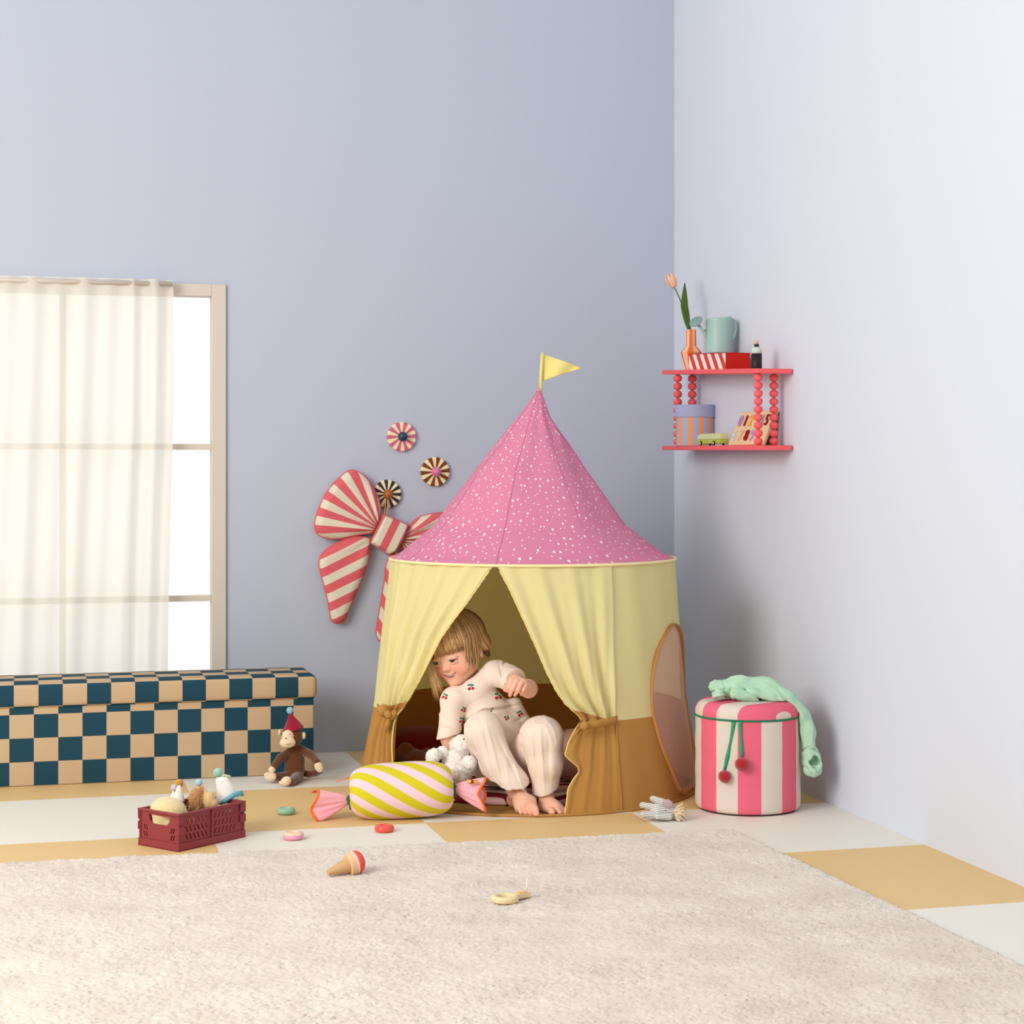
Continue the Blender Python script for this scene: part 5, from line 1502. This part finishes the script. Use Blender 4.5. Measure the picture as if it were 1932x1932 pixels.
def arm_r(P):
    d = chain(P, [SHR, ELR], [.028, .0215], .01)
    d = sm(d, chain(P, [ELR, WRR], [.0215, .0160], .01), .01)
    # resting hand with spread fingers on the mat, behind the plush
    w = WRR; d = sm(d, el(P, w+A3(-.004, -.012, -.022), (.017, .017, .012)), .01)
    for k in range(4):
        b = w+A3(-.016+.010*k, -.022, -.026); d = sm(d, chain(P, [b, b+A3((k-1.5)*.003, -.018, -.006), b+A3((k-1.5)*.005, -.030, -.010)], [.006, .0055, .0045], .002), .002)
    d = sm(d, chain(P, [w+A3(.012, -.006, -.022), w+A3(.022, -.016, -.028), w+A3(.024, -.026, -.032)], [.0065, .006, .005], .002), .003)
    return d
# feet
fx = lambda x, y, d: v(930+x/12.075, 1450+y/12.075, d)
def foot_r(P):                             # her right foot, left in the picture
    d = chain(P, [v(951, 1456, 5.033), fx(520, 500, 5.030)], [.024, .0240], .01)
    d = sm(d, el(P, fx(470, 720, 5.045), (.0195, .024, .020)), .012)
    d = sm(d, chain(P, [fx(560, 560, 5.02), fx(720, 800, 4.972)], [.0245, .0215], .01), .012)
    d = sm(d, chain(P, [fx(610, 800, 4.985), fx(600, 900, 4.968)], [.0180, .0135], .01), .012)
    d = sm(d, chain(P, [fx(850, 760, 4.985), fx(900, 900, 4.962)], [.0180, .0135], .01), .012)
    T = [((590, 900), (640, 1005), .0062), ((680, 905), (745, 1015), .0062), ((775, 900), (850, 1020), .0064), ((860, 890), (935, 1010), .0064), ((945, 890), (992, 1030), .0092)]
    for k, (a, b, r) in enumerate(T):
        pa_, pb_ = fx(a[0], a[1], 4.960), fx(b[0], b[1], 4.944 if k < 4 else 4.940)
        pm = (pa_+pb_)/2+A3(0, -.003, .002)
        d = sm(d, chain(P, [pa_, pm, pb_], [r*1.05, r*1.0, r*.92], .002), .002)
    return np.maximum(d, .0042-P[..., 2])
def foot_l(P):
    d = chain(P, [v(1030, 1455, 5.04), fx(1230, 700, 5.030)], [.025, .0215], .01)
    d = sm(d, el(P, fx(1140, 880, 5.045), (.019, .026, .020)), .012)
    d = sm(d, chain(P, [fx(1230, 740, 5.02), fx(1440, 900, 4.985)], [.0200, .0165], .01), .012)
    d = sm(d, chain(P, [fx(1150, 900, 5.02), fx(1300, 920, 4.985)], [.0170, .0150], .01), .010)
    d = sm(d, chain(P, [fx(1440, 860, 5.0), fx(1580, 940, 4.985)], [.0140, .0105], .01), .010)
    T = [((1300, 940), (1350, 1000), .0098, 4.955), ((1440, 940), (1530, 1005), .0076, 4.960), ((1510, 930), (1592, 1005), .0066, 4.965), ((1560, 920), (1640, 985), .0062, 4.970), ((1600, 910), (1685, 965), .0056, 4.976)]
    for a, b, r, dd in T:
        pa_, pb_ = fx(a[0], a[1], dd+.022), fx(b[0], b[1], dd)
        d = sm(d, chain(P, [pa_, (pa_+pb_)/2+A3(0, 0, .001), pb_], [r, r, r*.9], .002), .002)
    return np.maximum(d, .0042-P[..., 2])
KR, KL = v(915, 1379, 5.035), v(1022, 1388, 5.03)
HPR, HPL = v(925, 1432, 5.225), v(985, 1432, 5.225)
def core(P):
    d = chain(P, [NB, v(918, 1345, 5.19), v(950, 1410, 5.215)], [.030, .055, .062], .02)
    d = sm(d, rc(P, hw((0, .018, -.055)), NB, .0275, .029), .012)
    d = sm(d, rc(P, SHR, NB, .019, .026), .015); d = sm(d, rc(P, SHL, NB, .019, .026), .015)
    return d
def legs(P):
    d = chain(P, [HPR, KR, v(940, 1435, 5.035), v(952, 1460, 5.032)], [.05, .034, .029, .024], .01)
    return np.minimum(d, chain(P, [HPL, KL, v(1030, 1455, 5.04)], [.05, .034, .025], .01))
def inbox(P, pts, pad):
    lo, hi = around(pts, pad); return ((P > lo) & (P < hi)).all(-1)
GR = [(head, [HC], .13, .0), (arm_hand, [SHL, ELL, hd(1300, 1060), hd(1640, 1320, -.02)], .05, .010), (arm_r, [SHR, ELR, WRR+A3(0, -.03, -.035)], .05, .010),
      (foot_r, [v(958, 1440, 5.04), fx(560, 900, 4.93), fx(1000, 1080, 4.93)], .045, .008), (foot_l, [v(1031, 1450, 5.045), fx(1150, 1000, 4.95), fx(1700, 1000, 4.95)], .045, .008),
      (core, [NB, v(950, 1420, 5.21), SHR, SHL, hw((0, .018, -.05))], .08, .012), (legs, [HPR, HPL, KR, KL, v(958, 1445, 5.03), v(1031, 1455, 5.03)], .07, .012)]
def body(P):
    d = np.full(len(P), .06)
    for fn, pts, pad, k in GR:
        m = inbox(P, pts, pad)
        if m.any():
            q = fn(P[m]); d[m] = sm(d[m], q, k) if k else np.minimum(d[m], q)
    return d
SK = LC((238, 184, 156)); BL = LC((232, 146, 124)); LIP = LC((206, 112, 108)); DK = LC((120, 36, 34))
def skincol(V):
    Q = hl(V); c = np.repeat(SK[None], len(V), 0)
    def mixin(w, col):
        nonlocal c
        w = np.clip(w, 0, 1)[:, None]; c = c*(1-w)+col*w
    nz_ = vn(V, 60, 3)*.5+.5
    for s in (-1, 1): mixin(.60*np.exp(-(np.linalg.norm((Q-A3(s*.036, -.062, -.042))/A3(.018, .03, .015), axis=1))**2), BL)
    mixin(.45*np.exp(-(np.linalg.norm((Q-A3(0, -.086, -.038))/A3(.010, .012, .008), axis=1))**2), BL)
    nearh = np.linalg.norm(Q, axis=1) < .125; u = Q[:, 0]/.0235; zc = -.0605+.0105*np.clip(u*u, 0, 1.6); front = nearh & (Q[:, 1] < -.052) & (np.abs(u) < 1.1)
    m = front*np.exp(-((Q[:, 2]-zc+.0008)/.0058)**4)*np.clip(1.35-np.abs(u), 0, 1); mixin(m*.55, LIP)
    inner = (np.abs(Q[:, 2]-zc) < .0050) & (Q[:, 1] > -.0618+.0045*np.clip(u*u, 0, 1.4)) & (np.abs(u) < .97) & (Q[:, 1] < -.05) & nearh; mixin(inner*1.0, DK)
    # eyebrows
    for s in (-1, 1):
        x = (Q[:, 0]*s-.026)/.0155; zb = .0030-.0030*x*x+.0
        mixin(nearh*(np.abs(x) < 1)*(Q[:, 1] < -.04)*np.exp(-((Q[:, 2]-zb)/.0016)**2)*.35, LC((170, 120, 80)))
        # lash shade
        zl_ = EZ+.0030-.0034*((Q[:, 0]*s-EX)/.0135)**2
        mixin(nearh*(np.abs(Q[:, 0]*s-EX) < .0138)*(Q[:, 1] < -.052)*np.exp(-((Q[:, 2]-zl_)/.0011)**2)*.55, LC((84, 52, 40)))
    # fingers, toes and knuckles a little pinker
    for pts, rs in FING: mixin(.38*np.exp(-(np.linalg.norm(V-pts[2], axis=1)/.010)**2), BL)
    for a in ((640, 1005), (745, 1015), (850, 1020), (935, 1010), (992, 1030)): mixin(.35*np.exp(-(np.linalg.norm(V-fx(a[0], a[1], 4.944), axis=1)/.011)**2), BL)
    for a in ((1350, 1000), (1530, 1005), (1592, 1005), (1640, 985), (1685, 965)): mixin(.40*np.exp(-(np.linalg.norm(V-fx(a[0], a[1], 4.96), axis=1)/.012)**2), BL)
    return c*(1-.04*nz_[:, None])
m_sk = vcol('child_skin', rough=.55, spec=.3, sss=.35, bump=.08, bscale=700)
lo_ = A3(v(800, 0, 5.1)[0]-.02, 4.893, .002); hi_ = A3(v(1085, 0, 5)[0]+.01, 5.31, v(0, 1150, 5.13)[2]+.01)
bod = sobj('body', body, lo_, hi_, .0017, m_sk, root, colf=skincol)
# eyes, lids, teeth
m_ew = mat('eye_white', (214, 200, 192), rough=.15, coat=.6); m_ei = mat('iris_dark', (46, 34, 30), rough=.12, coat=.8)
for s in (-1, 1):
    mb = MB(); P, f = ball((0, 0, 0), (.0122, .0088, .0056), 24); P = P@eyeR(s).T+A3(s*EX, EY+.0012, EZ); mb.add(tw(hw(P)), f)
    e = mb.build('eye', m_ew, root)
    gz = A3(s*EX-.0018, EY-.0064, EZ-.0002)       # looking to her right
    mb = MB(); P, f = ball((0, 0, 0), (.0076, .0020, .0056), 20); mb.add(tw(hw((P+A3(.0004, -.0079, 0))@eyeR(s).T+A3(s*EX, EY+.0012, EZ))), f); mb.build('iris', m_ei, e)
    mb = MB(); P, f = tube(tw(hw(np.array([(s*EX+q*.0128, EY-.0070+.0062*q*q+(.0012 if q*s > 0 else 0)*abs(q), EZ+.0036-.0042*q*q) for q in np.linspace(-1, 1, 13)]))), [.0004]+[.0009]*11+[.0004], 5); mb.add(P, f); mb.build('eyelashes', mat('lash_brown', (70, 44, 34)), e)
mb = MB(); P = []
for q in np.linspace(-1, 1, 17):
    x = q*.0165; u = x/.0235; zc = -.0605+.0105*u*u; y = -.0625+.0050*u*u
    for dz in (.0034*math.sqrt(max(0, 1-u*u))+.0008, -.0014): P.append((x, y+.0002*math.sin(q*24), zc+dz))
mb.add(tw(hw(P)), grid(17, 2)); o = mb.build('teeth', mat('tooth_white', (246, 236, 226), rough=.3), root); solid(o, .0018)
# ---------------------------------------------------------------- shirt
g1 = lambda pts: [(750+x/4.6, 1140+y/4.6) for x, y in pts]
def shirt(P):
    d = chain(P, [v(896, 1312, 5.175), v(915, 1345, 5.185), v(945, 1388, 5.20), v(957, 1420, 5.215)], [.056, .066, .077, .080], .02)
    d = sm(d, chain(P, [v(862, 1317, 5.145), v(895, 1305, 5.165), v(930, 1268, 5.165)], [.037, .036, .033], .012), .016)
    d = sm(d, rc(P, v(970, 1330, 5.19), v(985, 1362, 5.20), .022, .026), .02)
    # right sleeve, cut at the hem
    s1 = rc(P, v(854, 1322, 5.14), v(845, 1400, 5.125), .036, .0315)
    s1 = smx(s1, (P-v(844, 1388.5, 5.13))@(A3(.28, 0, -1)/1.04), .002)
    d = sm(d, s1, .010)
    s2 = rc(P, v(938, 1270, 5.165), v(990, 1291, 5.045), .040, .034)
    ax = ELL-v(945, 1262, 5.16); ax = ax/np.linalg.norm(ax)
    s2 = smx(s2, (P-v(976, 1281, 5.085))@ax, .002)
    d = sm(d, s2, .009)
    # neck opening
    d = smx(d, -(np.linalg.norm(P-hw((0, -.044, -.078)), axis=1)-.031), .004)
    d = smx(d, -el(P, hw((0, -.012, -.040)), (.066, .066, .062)), .004)
    d = smx(d, -el(P, hw((0, .012, -.088))+A3(.004, -.006, .010), (.040, .044, .024), rotm(0, .15, 0)), .004)
    f_ = lambda pts, a, s: fold(P, g1(pts), a, s)
    d = d-f_([(560, 1010), (640, 960), (740, 900), (900, 880), (1060, 840)], .0050, 3.4)-f_([(560, 1045), (650, 990), (760, 930), (900, 915), (1060, 870)], -.0050, 2.6)
    d = d-f_([(880, 500), (900, 600), (940, 690), (960, 760)], -.0055, 2.6)-f_([(860, 560), (880, 640), (920, 740)], .0025, 3)
    d = d-f_([(900, 640), (905, 560), (940, 480)], -.0050, 2.2)
    d = d-f_([(660, 690), (720, 640), (740, 580)], .0024, 3)-f_([(360, 900), (420, 1000), (500, 1060)], -.0030, 4)
    d = d-f_([(370, 1085), (430, 1075), (500, 1090)], -.0028, 2.2)
    d = d-f_([(1000, 1030), (1060, 1000), (1130, 950)], -.0035, 3)
    d = d-.0022*vn(P*A3(1, .6, 1), 26, 4)-.0020*ridge(P@rotm(0, .5, 0)*A3(.35, 1, 1.4), 20, 4)+.001
    return d*.85
m_sh2 = mat('cream_jersey', (238, 219, 202), rough=.95, spec=.15, bump=.2, bscale=900, sheen=.2)
m_chr, m_chg = mat('cherry_red_thread', (186, 40, 52), rough=.8), mat('leaf_green_thread', (34, 128, 84), rough=.8)
lo_, hi_ = around([v(835, 1400, 5.08), v(1005, 1240, 5.08), v(950, 1430, 5.27)], .05)
CH_ = [(888.5, 1297, 1, 0), (839.6, 1314.5, .85, .5), (940, 1314, 1.05, 0), (874.5, 1339, .75, .6), (924, 1338, .8, 2), (981, 1346.5, .85, -.4), (871.5, 1359.5, .85, .2), (955.5, 1354.5, .7, 1.2)]
def cherries(mb, V, Fc):
    bv = BVHTree.FromPolygons([tuple(q) for q in V], Fc.tolist())
    o_ = Vector((0, 0, CH))
    def blob(px, py, rx_, ry_, rot, mi, k=14):
        P = []
        cen = None
        for ring_, rr_ in ((0, 0), (1, .6), (2, 1)):
            for i in range(1 if ring_ == 0 else k):
                a = 2*PI*i/k; x, y = rr_*rx_*math.cos(a), rr_*ry_*math.sin(a)
                qx, qy = px+x*math.cos(rot)-y*math.sin(rot), py+x*math.sin(rot)+y*math.cos(rot)
                h = bv.ray_cast(o_, (Vector(v(qx, qy, 3))-o_).normalized())
                if h[0] is None: return
                nn = h[1]; nn = -nn if nn.y > 0 else nn
                P.append(np.array(h[0])+np.array(nn)*(.0011, .0010, .0002)[ring_])
        f = [[0, 1+(i+1) % k, 1+i] for i in range(k)]+[[1+i, 1+(i+1) % k, 1+k+(i+1) % k, 1+k+i] for i in range(k)]
        mb.add(tw(P), f, mi)
    for x, y, s, rt in CH_:
        c, si = math.cos(rt), math.sin(rt)
        def at(a, b): return x+(a*c-b*si)*s, y+(a*si+b*c)*s
        if rt != 2:
            for a, b in ((-3.0, 2.8), (3.6, 1.6)): q = at(a, b); blob(q[0], q[1], 3.1*s, 3.0*s, 0, 1)
            q = at(-.8, -1.6); blob(q[0], q[1], .6, 2.6*s, .15+rt, 2, 8); q = at(1.6, -1.6); blob(q[0], q[1], .6, 2.6*s, -.5+rt, 2, 8)
        for a, b, r_ in ((-3.4, -4.6, -.35), (2.6, -4.8, .3)): q = at(a, b); blob(q[0], q[1], 3.4*s, 1.7*s, r_+(rt if rt != 2 else 0), 2)
sobj('shirt', shirt, lo_, hi_, .0020, [m_sh2, m_chr, m_chg], root, extra=cherries)
# ---------------------------------------------------------------- trousers
def pants(P):
    hip = chain(P, [v(935, 1436, 5.225), v(975, 1436, 5.225)], [.072, .072], .02)
    a = chain(P, [v(925, 1436, 5.20), v(914, 1384, 5.045), v(938, 1440, 5.03), v(966, 1480, 5.015), v(976, 1530, 5.00)], [.062, .0500, .0455, .0445, .0445], .012)
    a = sm(a, el(P, v(912, 1372, 5.05), (.046, .045, .042)), .02)
    na = A3(-.10, .42, -1); na /= np.linalg.norm(na)
    a = smx(a, (P-v(967, 1488, 4.975))@na, .0015)
    b = chain(P, [v(985, 1436, 5.20), v(1022, 1394, 5.035), v(1030, 1440, 5.03), v(1030, 1490, 5.03), v(1031, 1545, 5.03)], [.062, .056, .0480, .0335, .0300], .012)
    b = sm(b, el(P, v(1020, 1384, 5.04), (.052, .046, .046)), .02)
    nb = A3(.30, .25, -1); nb /= np.linalg.norm(nb)
    b = smx(b, (P-v(1030, 1500, 5.0))@nb, .0015)
    d = sm(hip, a, .015); d = np.where(False, d, sm(np.minimum(b, sm(hip, b, .02)), a, .003)); d = np.minimum(d, sm(hip, a, .015))
    f_ = lambda pts, am, s: fold(P, g1(pts), am, s)
    d = d-f_([(770, 1050), (800, 1150), (840, 1300), (880, 1480), (900, 1600)], .0040, 3)-f_([(740, 1060), (770, 1180), (810, 1330), (850, 1500)], -.0040, 3)
    d = d-f_([(620, 1080), (640, 1200), (700, 1350), (770, 1480)], -.0035, 3)-f_([(700, 1050), (690, 1000), (650, 1010), (560, 1060)], .003, 3)
    d = d-f_([(1240, 1080), (1250, 1250), (1262, 1450), (1280, 1640)], .0045, 3)-f_([(1190, 1100), (1200, 1300), (1220, 1500)], -.0045, 4)-f_([(1310, 1150), (1310, 1350), (1320, 1550)], -.0030, 4)
    d = d-f_([(1060, 1120), (1090, 1180), (1080, 1300)], -.0035, 3)-f_([(860, 1150), (960, 1350), (1060, 1540)], -.0030, 4)
    d = d-.0016*vn(P*A3(1, .7, .45), 38, 9)-.0026*ridge(np.stack([P[..., 0]+P[..., 2]*.30, P[..., 1]*.8, P[..., 2]*.16], -1), 36, 9)+.001
    return d*.85
m_pt = mat('cream_linen', (236, 217, 200), rough=.95, spec=.12, bump=.2, bscale=900, sheen=.15)
lo_, hi_ = around([v(885, 1510, 4.96), v(1065, 1345, 4.98), v(955, 1420, 5.29)], .035)
sobj('trousers', pants, lo_, hi_, .0020, m_pt, root)
# ---------------------------------------------------------------- hair
hb_ = MB()
HCX = A3(0, .010, .028)
HA, HB_, HCc = .0745, .0890, .0745
def hs(th, ph, off=0):
    return HCX+A3((HA+off)*math.sin(th)*math.sin(ph), -(HB_+off)*math.sin(th)*math.cos(ph), (HCc+off)*math.cos(th))
CR = (LC((124, 86, 50)), LC((164, 122, 76)), LC((198, 156, 104)), LC((226, 190, 138)))
def strand(pts, r, c):
    P, f = tube(tw(np.array(pts)), [r*.8]+[r]*(len(pts)-3)+[r*.75, r*.2], 5)
    k = len(pts); t = np.repeat(np.arange(k)/(k-1), 5)[:, None]
    hb_.add(P, f, 0, col=c[None]*(.62+.75*t))
down = A3(0, 0, -1)
crown_t, crown_p = math.radians(14), PI
for k in range(3400):
    ph = random.uniform(-PI, PI); adeg = math.degrees(ph)
    front = -68 < adeg < 57
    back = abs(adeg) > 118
    off = random.uniform(-.001, .0040)
    if 57 <= adeg < 68 and k % 3: continue
    c = CR[1]*.35+CR[random.choice((0, 1, 1, 2, 2, 3))]*.65
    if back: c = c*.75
    j = random.uniform(-.05, .05)
    if front: te = math.radians(107.5+random.uniform(-3, 4)-4*math.cos(k*.7)*.5); hang = 0
    elif back: te = math.radians(112); hang = random.uniform(.020, .058)
    else: te = math.radians(92+3*math.sin(k)); hang = random.uniform(.060, .112) if ph < 0 else random.uniform(.060, .098)
    if ph > 0 and 84 < adeg <= 118: hang = random.uniform(.020, .05); te = math.radians(96)   # swept behind the ear
    pts = []
    n1 = 9
    pph = ph
    for i in range(n1):
        t = i/(n1-1); th = math.radians(3)+(te-math.radians(3))*t
        fringe = .10*math.sin(k*1.7)*t
        pts.append(hw(hs(th, ph+j*t+fringe*.35, off+(.0015*math.sin(t*PI) if front else .002*t))))
    if hang:
        d0 = pts[-1]-pts[-2]; d0 /= np.linalg.norm(d0); p = pts[-1].copy(); n2 = 6
        cen = hw((0, .01, -.06))
        wob = A3(*RNG.normal(0, .10, 3))
        for i in range(1, n2+1):
            t = i/n2; inw = cen-p; inw[2] = 0; inw /= np.linalg.norm(inw)
            dd = d0*(1-t)**2*.6+down*(.6+.6*t)+wob*t+inw*(.18*t if not back else .35)
            if ph > 0 and adeg > 84: dd = dd+A3(.50, .12, .20)
            dd /= np.linalg.norm(dd); p = p+dd*hang/n2; pts.append(p.copy())
    strand(pts, random.uniform(.0006, .0013), c)
# flyaway wisps by the left cheek and the ones hooked over the ear
for px, py, ex, ey, n_ in ((809, 1262, 832, 1308, 60), (807, 1266, 824, 1320, 55)):
    for i in range(n_):
        a = v(px+random.uniform(-4, 4), py-18+random.uniform(-5, 5), 5.135); b = v(ex+random.uniform(-6, 6), ey+random.uniform(-12, 4), 5.14)
        m_ = (a+b)/2+A3(random.uniform(-.004, .004), -.004, 0)
        strand([a, (a+m_)/2+A3(-.001, -.002, 0), m_, (m_+b)/2, b], random.uniform(.0003, .0006), CR[random.choice((1, 2, 3))])
# scalp cap beneath the strands
nth, nph = 26, 64; P = []
for i in range(nph):
    ph = -PI+2*PI*i/nph; ad = abs(math.degrees(ph))
    te = math.radians(np.interp(ad, [0, 50, 62, 100, 125, 180], [92, 90, 100, 118, 132, 138]))
    for jx in range(nth): P.append(hw(hs(te*jx/(nth-1), ph, -.0015)))
cap_c = np.repeat((CR[0]*.8)[None], len(P), 0)
hb_.add(tw(P), grid(nph, nth, True), 0, col=cap_c)
m_hr = vcol('blond_hair', rough=.42, spec=.45)
hb_.build('hair', m_hr, root)
